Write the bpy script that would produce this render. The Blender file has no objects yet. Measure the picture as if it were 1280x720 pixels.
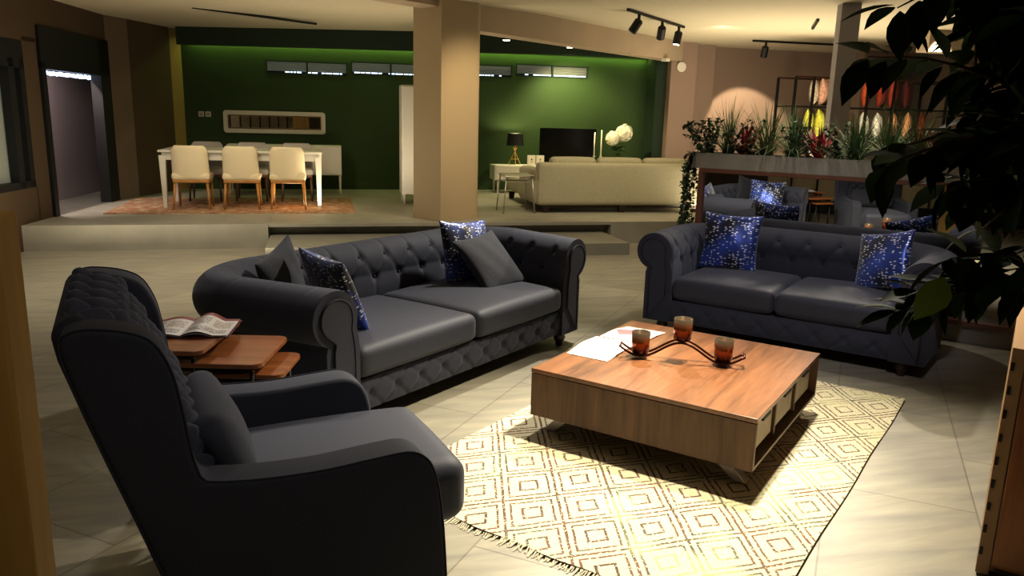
import bpy, math, random
from mathutils import Vector, Matrix
random.seed(7)
PI = math.pi
col = bpy.context.scene.collection
RA = math.radians(14)                      # the building stands 14 degrees off the view
def RF(u, v, z=0.0):
    return (u*math.cos(RA)-v*math.sin(RA), u*math.sin(RA)+v*math.cos(RA), z)

# ------------------------------------------------------------------ materials
def newmat(name):
    m = bpy.data.materials.new(name); m.use_nodes = True
    nt = m.node_tree; b = nt.nodes['Principled BSDF']
    return m, nt, b
def N(nt, t, **kw):
    n = nt.nodes.new(t)
    for k, v in kw.items(): setattr(n, k, v)
    return n
def setin(n, d):
    for k, v in d.items(): n.inputs[k].default_value = v
def plain(name, c, rough=.6, metal=0, bump=0, bscale=60, sheen=0, var=0.0, vscale=4, spec=None, emis=None, estr=0, trans=0, coat=0):
    m, nt, b = newmat(name)
    setin(b, {'Base Color': (*c, 1), 'Roughness': rough, 'Metallic': metal})
    if sheen:
        b.inputs['Sheen Weight'].default_value = sheen; b.inputs['Sheen Roughness'].default_value = .5
        b.inputs['Sheen Tint'].default_value = (.6, .65, .8, 1)
    if spec is not None: b.inputs['Specular IOR Level'].default_value = spec
    if emis: b.inputs['Emission Color'].default_value = (*emis, 1); b.inputs['Emission Strength'].default_value = estr
    if trans: b.inputs['Transmission Weight'].default_value = trans
    if coat: b.inputs['Coat Weight'].default_value = coat
    tc = N(nt, 'ShaderNodeTexCoord')
    if var:
        no = N(nt, 'ShaderNodeTexNoise'); setin(no, {'Scale': vscale, 'Detail': 5.0})
        nt.links.new(tc.outputs['Object'], no.inputs['Vector'])
        r = N(nt, 'ShaderNodeValToRGB')
        r.color_ramp.elements[0].position = .3; r.color_ramp.elements[1].position = .7
        r.color_ramp.elements[0].color = (*[x*(1-var) for x in c], 1); r.color_ramp.elements[1].color = (*[min(1, x*(1+var)) for x in c], 1)
        nt.links.new(no.outputs['Fac'], r.inputs['Fac']); nt.links.new(r.outputs['Color'], b.inputs['Base Color'])
    if bump:
        no = N(nt, 'ShaderNodeTexNoise'); setin(no, {'Scale': bscale, 'Detail': 3.0})
        nt.links.new(tc.outputs['Object'], no.inputs['Vector'])
        bp = N(nt, 'ShaderNodeBump'); setin(bp, {'Strength': bump, 'Distance': .01})
        nt.links.new(no.outputs['Fac'], bp.inputs['Height']); nt.links.new(bp.outputs['Normal'], b.inputs['Normal'])
    return m

def wood(name, c1, c2, axis='X', scale=1.0, rough=.35, coat=.2):
    m, nt, b = newmat(name)
    tc = N(nt, 'ShaderNodeTexCoord'); mp = N(nt, 'ShaderNodeMapping')
    s = {'X': (1.2, 14, 14), 'Y': (14, 1.2, 14), 'Z': (14, 14, 1.2)}[axis]
    mp.inputs['Scale'].default_value = [q*scale for q in s]
    nt.links.new(tc.outputs['Object'], mp.inputs['Vector'])
    n1 = N(nt, 'ShaderNodeTexNoise'); setin(n1, {'Scale': 1.0, 'Detail': 8.0, 'Roughness': .65, 'Distortion': .6})
    n2 = N(nt, 'ShaderNodeTexNoise'); setin(n2, {'Scale': 7.0, 'Detail': 4.0, 'Roughness': .6})
    nt.links.new(mp.outputs['Vector'], n1.inputs['Vector']); nt.links.new(mp.outputs['Vector'], n2.inputs['Vector'])
    mx = N(nt, 'ShaderNodeMath', operation='MULTIPLY_ADD'); mx.inputs[1].default_value = .3
    nt.links.new(n2.outputs['Fac'], mx.inputs[0]); nt.links.new(n1.outputs['Fac'], mx.inputs[2])
    r = N(nt, 'ShaderNodeValToRGB'); e = r.color_ramp.elements
    e[0].position = .48; e[0].color = (*c2, 1); e[1].position = .82; e[1].color = (*c1, 1)
    k = e.new(.64); k.color = (*[(a*.55+d*.45) for a, d in zip(c1, c2)], 1)
    nt.links.new(mx.outputs[0], r.inputs['Fac']); nt.links.new(r.outputs['Color'], b.inputs['Base Color'])
    setin(b, {'Roughness': rough, 'Coat Weight': coat, 'Coat Roughness': .12})
    return m

def fabric(name, c, sheen=.35, weave=420, rough=.8, bs=.25):
    m, nt, b = newmat(name)
    tc = N(nt, 'ShaderNodeTexCoord')
    no = N(nt, 'ShaderNodeTexNoise'); setin(no, {'Scale': float(weave), 'Detail': 2.0})
    nt.links.new(tc.outputs['Object'], no.inputs['Vector'])
    r = N(nt, 'ShaderNodeValToRGB')
    r.color_ramp.elements[0].position = .3; r.color_ramp.elements[1].position = .7
    r.color_ramp.elements[0].color = (*[x*.65 for x in c], 1); r.color_ramp.elements[1].color = (*[x*1.4 for x in c], 1)
    nt.links.new(no.outputs['Fac'], r.inputs['Fac']); nt.links.new(r.outputs['Color'], b.inputs['Base Color'])
    bp = N(nt, 'ShaderNodeBump'); setin(bp, {'Strength': bs, 'Distance': .002})
    nt.links.new(no.outputs['Fac'], bp.inputs['Height']); nt.links.new(bp.outputs['Normal'], b.inputs['Normal'])
    setin(b, {'Roughness': rough, 'Sheen Weight': sheen, 'Sheen Roughness': .45})
    b.inputs['Sheen Tint'].default_value = (.62, .68, .85, 1)
    return m

def sequin(name):
    m, nt, b = newmat(name)
    tc = N(nt, 'ShaderNodeTexCoord'); mp = N(nt, 'ShaderNodeMapping'); mp.inputs['Scale'].default_value = (34, 34, 78)
    nt.links.new(tc.outputs['Object'], mp.inputs['Vector'])
    vo = N(nt, 'ShaderNodeTexVoronoi'); setin(vo, {'Scale': 1.0, 'Randomness': .8}); nt.links.new(mp.outputs['Vector'], vo.inputs['Vector'])
    no = N(nt, 'ShaderNodeTexNoise'); setin(no, {'Scale': 4.5, 'Detail': 3.0}); nt.links.new(tc.outputs['Object'], no.inputs['Vector'])
    base = N(nt, 'ShaderNodeValToRGB'); e = base.color_ramp.elements
    e[0].position = .42; e[0].color = (.004, .006, .02, 1); e[1].position = .66; e[1].color = (.03, .09, .5, 1)
    nt.links.new(no.outputs['Fac'], base.inputs['Fac'])  # blue satin sheen painted into the base colour as noise patches
    lt = N(nt, 'ShaderNodeMath', operation='LESS_THAN'); lt.inputs[1].default_value = .34
    nt.links.new(vo.outputs['Distance'], lt.inputs[0])
    sp = N(nt, 'ShaderNodeSeparateColor'); nt.links.new(vo.outputs['Color'], sp.inputs['Color'])
    gt = N(nt, 'ShaderNodeMath', operation='GREATER_THAN'); gt.inputs[1].default_value = .35; nt.links.new(sp.outputs[0], gt.inputs[0])
    mu = N(nt, 'ShaderNodeMath', operation='MULTIPLY'); nt.links.new(lt.outputs[0], mu.inputs[0]); nt.links.new(gt.outputs[0], mu.inputs[1])
    mx = N(nt, 'ShaderNodeMix', data_type='RGBA'); nt.links.new(mu.outputs[0], mx.inputs['Factor'])
    nt.links.new(base.outputs['Color'], mx.inputs['A']); mx.inputs['B'].default_value = (.72, .75, .85, 1)
    nt.links.new(mx.outputs['Result'], b.inputs['Base Color'])
    setin(b, {'Roughness': .35, 'Metallic': .25, 'Sheen Weight': .4})
    return m

def rugmat(name):
    m, nt, b = newmat(name)
    tc = N(nt, 'ShaderNodeTexCoord'); sx = N(nt, 'ShaderNodeSeparateXYZ')
    wob = N(nt, 'ShaderNodeTexNoise'); setin(wob, {'Scale': 9.0, 'Detail': 2.0}); nt.links.new(tc.outputs['Object'], wob.inputs['Vector'])
    vm = N(nt, 'ShaderNodeVectorMath', operation='MULTIPLY_ADD')
    nt.links.new(wob.outputs['Color'], vm.inputs[0]); vm.inputs[1].default_value = (.012, .012, 0); nt.links.new(tc.outputs['Object'], vm.inputs[2])
    nt.links.new(vm.outputs[0], sx.inputs[0])
    def mth(op, a, bb=None, c=None):
        n = N(nt, 'ShaderNodeMath', operation=op)
        for i, q in enumerate((a, bb, c)):
            if q is None: continue
            if isinstance(q, (int, float)): n.inputs[i].default_value = q
            else: nt.links.new(q, n.inputs[i])
        return n.outputs[0]
    a = mth('DIVIDE', sx.outputs[0], .30); d = mth('DIVIDE', sx.outputs[1], .38)
    u = mth('ADD', a, d); v = mth('SUBTRACT', a, d)
    fu = mth('ABSOLUTE', mth('SUBTRACT', mth('FRACT', u), .5)); fv = mth('ABSOLUTE', mth('SUBTRACT', mth('FRACT', v), .5))
    c = mth('MAXIMUM', fu, fv)
    lines = None
    for pos, w in ((.5, .026), (.375, .021), (.165, .024)):
        l = mth('LESS_THAN', mth('ABSOLUTE', mth('SUBTRACT', c, pos)), w)
        lines = l if lines is None else mth('MAXIMUM', lines, l)
    brk = N(nt, 'ShaderNodeTexNoise'); setin(brk, {'Scale': 2.3, 'Detail': 2.0}); nt.links.new(tc.outputs['Object'], brk.inputs['Vector'])
    fine = N(nt, 'ShaderNodeTexNoise'); setin(fine, {'Scale': 90.0, 'Detail': 2.0}); nt.links.new(tc.outputs['Object'], fine.inputs['Vector'])
    lc = N(nt, 'ShaderNodeValToRGB'); e = lc.color_ramp.elements
    e[0].position = .38; e[0].color = (.07, .025, .02, 1); e[1].position = .62; e[1].color = (.42, .40, .20, 1)
    k = e.new(.47); k.color = (.16, .07, .05, 1)
    k = e.new(.54); k.color = (.06, .06, .045, 1)
    nt.links.new(brk.outputs['Fac'], lc.inputs['Fac'])
    bc = N(nt, 'ShaderNodeValToRGB'); e = bc.color_ramp.elements
    e[0].position = .3; e[0].color = (.56, .50, .33, 1); e[1].position = .7; e[1].color = (.72, .67, .49, 1)
    nt.links.new(fine.outputs['Fac'], bc.inputs['Fac'])
    gate = mth('MULTIPLY', lines, mth('LESS_THAN', fine.outputs['Fac'], .60))
    mx = N(nt, 'ShaderNodeMix', data_type='RGBA'); nt.links.new(mth('MULTIPLY', gate, .9), mx.inputs['Factor'])
    nt.links.new(bc.outputs['Color'], mx.inputs['A']); nt.links.new(lc.outputs['Color'], mx.inputs['B'])
    nt.links.new(mx.outputs['Result'], b.inputs['Base Color'])
    bp = N(nt, 'ShaderNodeBump'); setin(bp, {'Strength': .4, 'Distance': .006}); nt.links.new(mth('SUBTRACT', fine.outputs['Fac'], mth('MULTIPLY', lines, .5)), bp.inputs['Height'])
    nt.links.new(bp.outputs['Normal'], b.inputs['Normal']); setin(b, {'Roughness': .95})
    return m

def floormat(name):
    m, nt, b = newmat(name)
    tc = N(nt, 'ShaderNodeTexCoord'); mp = N(nt, 'ShaderNodeMapping'); mp.inputs['Rotation'].default_value = (0, 0, math.radians(-52))
    nt.links.new(tc.outputs['Object'], mp.inputs['Vector'])
    br = N(nt, 'ShaderNodeTexBrick'); setin(br, {'Scale': 1.0, 'Mortar Size': .004, 'Brick Width': 1.2, 'Row Height': .6, 'Color1': (.36, .335, .27, 1), 'Color2': (.31, .29, .235, 1), 'Mortar': (.22, .20, .16, 1)})
    nt.links.new(mp.outputs['Vector'], br.inputs['Vector'])
    m2 = N(nt, 'ShaderNodeMapping'); m2.inputs['Scale'].default_value = (1.2, 7, 1); m2.inputs['Rotation'].default_value = (0, 0, math.radians(14)); nt.links.new(tc.outputs['Object'], m2.inputs['Vector'])
    no = N(nt, 'ShaderNodeTexNoise'); setin(no, {'Scale': 1.6, 'Detail': 8.0, 'Roughness': .6, 'Distortion': .4}); nt.links.new(m2.outputs['Vector'], no.inputs['Vector'])
    r = N(nt, 'ShaderNodeValToRGB'); e = r.color_ramp.elements
    e[0].position = .3; e[0].color = (.72, .73, .76, 1); e[1].position = .7; e[1].color = (1.12, 1.1, 1.05, 1)
    nt.links.new(no.outputs['Fac'], r.inputs['Fac'])
    mx = N(nt, 'ShaderNodeMix', data_type='RGBA', blend_type='MULTIPLY'); mx.inputs['Factor'].default_value = 1
    nt.links.new(br.outputs['Color'], mx.inputs['A']); nt.links.new(r.outputs['Color'], mx.inputs['B'])
    nt.links.new(mx.outputs['Result'], b.inputs['Base Color']); setin(b, {'Roughness': .42})
    return m

M = {}
M['floor'] = floormat('stone_tile_floor')
M['ceiling'] = plain('ceiling_paint', (.52, .47, .36), .9)
M['beige'] = plain('beige_wall_paint', (.40, .32, .235), .85, var=.05, vscale=2)
M['beige_pink'] = plain('rosy_beige_paint', (.28, .205, .165), .85)
M['brown'] = plain('brown_wall_paint', (.075, .046, .022), .85)
M['brown_dark'] = plain('dark_brown_paint', (.06, .036, .02), .85)
M['green'] = plain('green_wall_paint', (.026, .058, .010), .75, var=.12, vscale=1.2)
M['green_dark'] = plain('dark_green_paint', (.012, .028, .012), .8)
M['plat'] = plain('grey_platform_tile', (.33, .315, .265), .5, var=.1, vscale=3)
M['platside'] = plain('grey_step_riser', (.25, .24, .2), .6, var=.06, vscale=3)
M['column'] = plain('beige_column_paint', (.42, .335, .22), .8)
M['post'] = plain('grey_post_paint', (.45, .42, .45), .7)
M['navy'] = fabric('navy_grey_upholstery', (.030, .032, .050), sheen=.22)
M['navy_dark'] = fabric('navy_trim_and_shaded_parts', (.016, .017, .028), sheen=.08)  # darker navy for trim, also paints shade on the armchair's near side
M['navy_seat'] = fabric('navy_seat_upholstery', (.032, .034, .052), sheen=.22, rough=.6)
M['lumbar'] = fabric('slate_cushion_fabric', (.035, .037, .052), sheen=.2)
M['velvet'] = fabric('charcoal_velvet', (.034, .035, .044), sheen=.25, weave=150, rough=.85)
M['sequin'] = sequin('blue_sequin_fabric')
M['darkwood'] = plain('dark_turned_wood', (.035, .014, .008), .3, coat=.3)
M['walnut'] = wood('walnut_veneer', (.30, .135, .06), (.10, .042, .018), 'Y', .7, rough=.3, coat=.6)
M['walnut_side'] = wood('walnut_side_veneer', (.20, .11, .06), (.095, .047, .026), 'Z', .8, rough=.45, coat=0)
M['drawer'] = plain('pale_drawer_front', (.42, .37, .28), .5, var=.1, vscale=10)
M['black'] = plain('black_finish', (.006, .006, .006), .5)
M['blackmetal'] = plain('black_metal', (.012, .011, .010), .4, metal=.5)
M['silver'] = plain('brushed_silver_metal', (.5, .47, .46), .35, metal=.9)
M['iron'] = plain('red_brown_iron', (.075, .02, .010), .35, metal=.6)
M['orangewood'] = wood('orange_brown_wood', (.36, .14, .045), (.17, .052, .015), 'X', .8, rough=.3)
M['rug'] = rugmat('diamond_rug_wool')
M['fringe'] = plain('cream_rug_fringe', (.62, .56, .42), .95)
M['white'] = plain('white_lacquer', (.62, .60, .54), .35)
M['cream'] = plain('cream_upholstery', (.66, .58, .42), .8, bump=.1, bscale=200)
M['greyseat'] = plain('grey_chair_upholstery', (.33, .31, .29), .8)
M['oak'] = plain('honey_oak', (.38, .19, .05), .45, var=.15, vscale=12)
M['sofabeige'] = fabric('oatmeal_sofa_fabric', (.40, .37, .27), sheen=.05, weave=220, bs=.1)
M['glass'] = plain('clear_glass', (.9, .9, .9), .03, trans=1)
M['mirror'] = plain('mirror_silvering', (.66, .66, .64), .015, metal=1)
M['brass'] = plain('brass', (.65, .42, .13), .3, metal=1)
M['redwood'] = plain('reddish_mirror_frame', (.20, .085, .05), .35, coat=.3)
M['planter'] = plain('grey_planter_finish', (.32, .30, .25), .55, var=.08, vscale=8)
M['leaf'] = plain('dark_green_leaf', (.012, .034, .005), .65, var=.4, vscale=5, spec=.15)
M['ivy'] = plain('ivy_leaf', (.022, .055, .010), .8, var=.4, vscale=8)
M['grass'] = plain('grey_green_blade', (.09, .15, .05), .85, var=.3, vscale=6)
M['grass2'] = plain('olive_blade', (.13, .15, .05), .85, var=.3, vscale=6)
M['bromeliad'] = plain('red_bromeliad_leaf', (.34, .02, .025), .6, var=.3, vscale=6)
M['bark'] = plain('brown_bark', (.06, .035, .02), .9, bump=.4, bscale=40)
M['led'] = plain('cold_daylight_gap', (.8, .9, 1), .5, emis=(.6, .75, 1), estr=3.0)
M['bulb'] = plain('warm_lamp_lens', (1, .9, .7), .5, emis=(1, .82, .55), estr=14.0)
M['blind'] = plain('daylit_blind_slat', (.24, .26, .22), .6, emis=(.36, .42, .36), estr=.10)  # faint emission painted in for daylight filtering through the slats
M['tan_panel'] = wood('tan_panel_wood', (.62, .40, .12), (.45, .27, .08), 'Z', .4, rough=.6, coat=0)

# ------------------------------------------------------------------ mesh helpers
class MB:
    def __init__(s): s.v = []; s.f = []; s.mi = []; s.cur = 0
    def add(s, vs, fs):
        o = len(s.v); s.v += [tuple(q) for q in vs]; s.f += [tuple(i+o for i in f) for f in fs]; s.mi += [s.cur]*len(fs)
        return s
    def box(s, c, d, rz=0, taper=1.0, M4=None):
        x, y, z = [q/2 for q in d]; vs = []
        for k, (a, b, e) in enumerate([(-1, -1, -1), (1, -1, -1), (1, 1, -1), (-1, 1, -1), (-1, -1, 1), (1, -1, 1), (1, 1, 1), (-1, 1, 1)]):
            t = taper if e < 0 else 1
            p = Vector((a*x*t, b*y*t, e*z))
            if M4: p = M4 @ p
            p.rotate(Matrix.Rotation(rz, 3, 'Z')); vs.append(p+Vector(c))
        return s.add(vs, [(0, 3, 2, 1), (4, 5, 6, 7), (0, 1, 5, 4), (1, 2, 6, 5), (2, 3, 7, 6), (3, 0, 4, 7)])
    def lathe(s, prof, c=(0, 0, 0), n=20, close=True):
        vs = []; fs = []
        for r, z in prof:
            for i in range(n):
                a = 2*PI*i/n; vs.append((c[0]+r*math.cos(a), c[1]+r*math.sin(a), c[2]+z))
        for j in range(len(prof)-1):
            for i in range(n):
                k = (i+1) % n; fs.append((j*n+i, j*n+k, (j+1)*n+k, (j+1)*n+i))
        if close: fs += [tuple(range(n))[::-1], tuple((len(prof)-1)*n+i for i in range(n))]
        return s.add(vs, fs)
    def tube(s, path, r, n=8, closed=False, caps=True):
        P = [Vector(p) for p in path]; vs = []; fs = []; m = len(P)
        rr = r if isinstance(r, (list, tuple)) else [r]*m
        prev = None
        for i in range(m):
            if closed: t = P[(i+1) % m]-P[i-1]
            else: t = P[min(i+1, m-1)]-P[max(i-1, 0)]
            t.normalize()
            if prev is None:
                up = Vector((0, 0, 1)) if abs(t.z) < .9 else Vector((1, 0, 0)); a = t.cross(up).normalized()
            else:
                a = (prev-t*prev.dot(t)).normalized()
            prev = a; b = t.cross(a)
            for k in range(n):
                g = 2*PI*k/n; vs.append(P[i]+a*math.cos(g)*rr[i]+b*math.sin(g)*rr[i])
        L = m if closed else m-1
        for i in range(L):
            for k in range(n):
                k2 = (k+1) % n; i2 = (i+1) % m; fs.append((i*n+k, i*n+k2, i2*n+k2, i2*n+k))
        if caps and not closed: fs += [tuple(range(n))[::-1], tuple((m-1)*n+k for k in range(n))]
        return s.add(vs, fs)
    def prism(s, poly, y0, y1, axis='Y'):
        n = len(poly)
        def mk(a, b, y): return {'Y': (a, y, b), 'X': (y, a, b), 'Z': (a, b, y)}[axis]
        vs = [mk(a, b, y0) for a, b in poly]+[mk(a, b, y1) for a, b in poly]
        return s.add(vs, [tuple(range(n)), tuple(range(n, 2*n))[::-1]]+[(i, i+n, (i+1) % n+n, (i+1) % n) for i in range(n)])
    def grid(s, fn, nu, nv, closeu=False):
        vs = [fn(i/(nu-1 if not closeu else nu), j/(nv-1)) for i in range(nu) for j in range(nv)]; fs = []
        for i in range(nu if closeu else nu-1):
            for j in range(nv-1):
                i2 = (i+1) % nu; fs.append((i*nv+j, i2*nv+j, i2*nv+j+1, i*nv+j+1))
        return s.add(vs, fs)
    def build(s, name, mat, parent=None, smooth=False, bevel=0, segs=2, loc=None, rz=None, subsurf=0):
        me = bpy.data.meshes.new(name); me.from_pydata(s.v, [], s.f); me.validate()
        mats = mat if isinstance(mat, (list, tuple)) else [mat]
        for q in mats: me.materials.append(q)
        if len(mats) > 1 and len(s.mi) == len(me.polygons):
            for p, i in zip(me.polygons, s.mi): p.material_index = i
        import bmesh
        bm = bmesh.new(); bm.from_mesh(me); bmesh.ops.recalc_face_normals(bm, faces=bm.faces); bm.to_mesh(me); bm.free()
        o = bpy.data.objects.new(name, me); col.objects.link(o)
        if parent: o.parent = parent
        if loc: o.location = loc
        if rz is not None: o.rotation_euler = (0, 0, rz)
        if smooth:
            for p in me.polygons: p.use_smooth = True
        if bevel:
            b = o.modifiers.new('bevel', 'BEVEL'); b.width = bevel; b.segments = segs; b.limit_method = 'ANGLE'; b.angle_limit = .6
        if subsurf:
            b = o.modifiers.new('sub', 'SUBSURF'); b.levels = subsurf; b.render_levels = subsurf
        return o

def thing(name, label, cat, loc=(0, 0, 0), rz=0, group=None):
    o = bpy.data.objects.new(name, None); col.objects.link(o); o.empty_display_size = .1
    o.location = loc; o.rotation_euler = (0, 0, rz); return tag(o, label, cat, group)
def tag(o, label, cat, group=None, kind=None):
    o['label'] = label; o['category'] = cat
    if group: o['group'] = group
    if kind: o['kind'] = kind
    return o
def struct(o, label=None, cat=None):
    o['kind'] = 'structure'
    if label: o['label'] = label
    if cat: o['category'] = cat
    return o
def dup(root, loc, rz, label=None, group=None):
    r = root.copy(); col.objects.link(r); r.location = loc; r.rotation_euler = (0, 0, rz)
    if label: r['label'] = label
    if group: r['group'] = group
    for ch in list(root.children):
        c = ch.copy(); col.objects.link(c); c.parent = r
        for g in list(ch.children):
            d = g.copy(); col.objects.link(d); d.parent = c
    return r

def rbox(c, d, r, bulge=0, n=14, bulge_side=0):
    """soft rounded box with a crowned top"""
    mb = MB(); hx, hy, hz = [q/2 for q in d]
    def face(ax, sg):
        def fn(a, b):
            p = [0, 0, 0]; o = [(ax+1) % 3, (ax+2) % 3]
            p[ax] = sg; p[o[0]] = 2*a-1; p[o[1]] = 2*b-1
            # concentrate samples at the edges
            q = [math.sin(t*PI/2) if i != ax else t for i, t in enumerate(p)]
            P = Vector((q[0]*hx, q[1]*hy, q[2]*hz))
            I = Vector((max(-hx+r, min(hx-r, P.x)), max(-hy+r, min(hy-r, P.y)), max(-hz+r, min(hz-r, P.z))))
            dd = P-I
            if dd.length > 1e-9: P = I+dd.normalized()*r
            wx = max(0, 1-(P.x/hx)**2); wy = max(0, 1-(P.y/hy)**2); wz = max(0, 1-(P.z/hz)**2)
            P.z += bulge*math.copysign(1, P.z)*(wx*wy)**.6*min(1, abs(P.z)/(hz-r+1e-6))
            P.y += bulge_side*(P.y/hy)*wx*wz; P.x += bulge_side*(P.x/hx)*wy*wz
            return P+Vector(c)
        mb.grid(fn, n*2, n*2)
    for ax in range(3):
        for sg in (-1, 1): face(ax, sg)
    return mb

def weld(o, d=.0005):
    import bmesh
    bm = bmesh.new(); bm.from_mesh(o.data); bmesh.ops.remove_doubles(bm, verts=bm.verts, dist=d)
    bmesh.ops.recalc_face_normals(bm, faces=bm.faces); bm.to_mesh(o.data); bm.free()
    for p in o.data.polygons: p.use_smooth = True
    return o

# ------------------------------------------------------------------ camera
cam = bpy.data.cameras.new('camera'); co = bpy.data.objects.new('camera', cam); col.objects.link(co)
F_, PT, RO, H = 969.5, .2159, .0264, 1.6
fw = Vector((0, math.cos(PT), -math.sin(PT))); r0 = Vector((1, 0, 0)); u0 = r0.cross(fw)
rr = r0*math.cos(RO)+u0*math.sin(RO); uu = -r0*math.sin(RO)+u0*math.cos(RO)
co.matrix_world = Matrix(((rr.x, uu.x, -fw.x, 0), (rr.y, uu.y, -fw.y, 0), (rr.z, uu.z, -fw.z, H), (0, 0, 0, 1)))
cam.sensor_width = 36; cam.lens = F_/1280*36; cam.clip_start = .05
bpy.context.scene.camera = co

# ------------------------------------------------------------------ the room
PL = .29
def rstruct(name, boxes, mat, bevel=0, rz=RA, label=None):
    mb = MB()
    for c, d in boxes: mb.box(c, d)
    return struct(mb.build(name, mat, rz=rz, bevel=bevel), label)
rstruct('floor', [((4, 6, -.05), (17, 20, .1))], M['floor'])
def cz_(u): return 3.02 if u > 3 else 3.02-.030*(3-u)
cm_ = MB()
def cfn(a, b): u = -4.5+17*a; return (u, -3.6+19.6*b, cz_(u))
cm_.grid(cfn, 60, 4); cm_.box((4, 6.2, 3.2), (17, 19.6, .1))
struct(cm_.build('ceiling', M['ceiling'], rz=RA))
# raised platform, in two fronts with a stepped recess between them
pb = MB()
pb.box((-2.62, 11.85, PL/2), (4.0, 4.5, PL)); pb.box((7.62, 11.85, PL/2), (7.8, 4.5, PL))
pb.box((1.55, 11.95, PL/2), (4.35, 4.3, PL))
pl = struct(pb.build('trim_1', M['plat'], rz=RA), 'raised grey platform floor')
lp = MB().box((1.55, 9.72, PL-.02), (4.34, .2, .04)); struct(lp.build('trim_2', M['plat'], rz=RA), 'projecting lip along the top step')
sp_ = MB().box((1.52, 9.27, .0725), (4.25, 1.05, .145)); struct(sp_.build('trim_3', M['platside'], rz=RA), 'low middle step up to the platform')
# back wall with a ribbon of four windows
WU = [(-.84, .50), (.56, 1.92), (1.98, 3.42), (3.48, 4.86)]
WZ = [2.335, 2.37, 2.41, 2.45]              # the ribbon climbs slightly
gb = []
for (a, b), zc in zip(WU, WZ):
    gb += [(((a+b)/2, 14.2, (zc-.11)/2), (b-a, .2, zc-.11)), (((a+b)/2, 14.2, (zc+.11+3.15)/2), (b-a, .2, 3.15-zc-.11))]
edges = [-2.25]+[q for w in WU for q in w]+[6.25]
for a, b in zip(edges[0::2], edges[1::2]): gb.append((((a+b)/2, 14.2, 1.57), (b-a, .2, 3.15)))
rstruct('wall_back', gb, M['green'], label='dark green back wall')
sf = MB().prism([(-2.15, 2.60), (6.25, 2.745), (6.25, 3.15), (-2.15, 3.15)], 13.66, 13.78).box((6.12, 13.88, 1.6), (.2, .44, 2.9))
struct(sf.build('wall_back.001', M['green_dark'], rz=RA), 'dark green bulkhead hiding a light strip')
rstruct('baseboard_back', [((2.0, 14.085, .37), (8.4, .03, .16))], M['green'])
for i, (a, b) in enumerate(WU):
    w = bpy.data.objects.new('window_%d' % (i+1), None); col.objects.link(w); w.location = RF((a+b)/2, 14.12, WZ[i]); w.rotation_euler = (0, 0, RA); struct(w)
    L = b-a; fr = MB()
    for c, d in [((0, 0, .1), (L, .06, .02)), ((0, 0, -.1), (L, .06, .02)), ((-L/2+.01, 0, 0), (.02, .06, .22)), ((L/2-.01, 0, 0), (.02, .06, .22)), ((0, 0, 0), (.03, .05, .22))]: fr.box(c, d)
    fr.build('window_frame', M['green_dark'], w)
    MB().box((0, .09, 0), (L, .01, .2)).build('pane', M['black'], w)
    bl = MB()
    for k in range(7): bl.box((0, .03, .08-k*.022), (L-.04, .02, .012), M4=Matrix.Rotation(.5, 4, 'X'))
    bl.build('blind', M['blind'], w)
    dl = MB(); x = -L/2+.06+(0.25 if i == 0 else 0)
    while x < L/2-.1:
        ww = random.uniform(.03, .13)
        if random.random() < .78: dl.box((x+ww/2, .045, -.073), (ww, .01, .018))
        if i == 0 and random.random() < .5: dl.box((x+ww/2, .045, -.03), (ww, .01, .010))
        x += ww+.018
    dl.build('daylight_gap', M['led'], w)
# beige wall right of the green one, with a stepped pilaster
rstruct('wall_right', [((9.0, 14.2, 1.5), (5.6, .2, 3.1)), ((6.48, 13.85, 1.5), (.50, .7, 3.1)), ((6.98, 13.98, 1.5), (.50, .44, 3.1)), ((10.4, 13.7, 1.6), (.7, .9, 2.9))], M['beige_pink'], label='rosy beige wall with stepped pilaster')
rstruct('wall_right.001', [((12.1, 6, 1.5), (.2, 19, 3.1))], M['beige'])
rstruct('wall_right.002', [((10.3, 10.2, 2.87), (3.2, .25, .32))], M['beige'], label='beige bulkhead under the ceiling')
rstruct('wall_front', [((4, -3.6, 1.5), (17, .2, 3.1))], M['beige'])
# the wall behind the armchair, only seen in the long mirror
wf = MB().box((0, 0, 1.5), (7.2, .12, 3.1)); wo = struct(wf.build('wall_left', M['cream'], loc=(-2.9, -.35, 0), rz=math.radians(-38)), 'cream panelled wall facing the long mirror')
bt = MB()
for k in range(15): bt.box((-3.3+k*.47, .07, 1.4), (.035, .03, 2.8))
bt.box((0, .07, .12), (7.1, .03, .24)); bt.build('batten', M['black'], wo)
# left wall: window bay, dark doorway, pilasters
def seg(name, a, b, z0, z1, mat, th=.15, label=None):
    A = Vector(RF(*a)); B = Vector(RF(*b)); d = B-A; mid = (A+B)/2; ang = math.atan2(d.y, d.x)
    n = Vector((-math.sin(ang), math.cos(ang), 0))*th/2
    mb = MB().box((0, 0, (z0+z1)/2), (d.length, th, z1-z0))
    return struct(mb.build(name, mat, loc=(mid.x+n.x, mid.y+n.y, 0), rz=ang), label)
def lw(v): return (-3.12+.142*(v-10.448), v)
seg('wall_left.001', lw(4.2), lw(10.05), -.02, .68, M['brown'], label='brown sill wall under the shop window')
seg('wall_left.002', lw(4.2), lw(10.35), 2.30, 3.05, M['brown'])
seg('wall_left.003', lw(10.02), lw(10.34), -.02, 2.35, M['brown'], .2)
seg('wall_left.004', lw(10.34), lw(12.32), 2.42, 3.05, M['brown'])
seg('wall_left.005', lw(12.30), (-2.66, 12.75), 0, 3.05, plain('taupe_pilaster', (.16, .115, .085), .85), .2)
seg('wall_left.006', (-2.66, 12.75), (-2.26, 13.9), 0, 3.05, M['brown'], .2)
seg('wall_left.007', (-2.30, 13.8), (-2.13, 14.15), 0, 3.05, plain('ochre_edge_paint', (.30, .20, .07), .85), .2)
seg('wall_left.008', lw(-3.6), lw(4.2), 0, 3.05, M['brown'])
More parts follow.
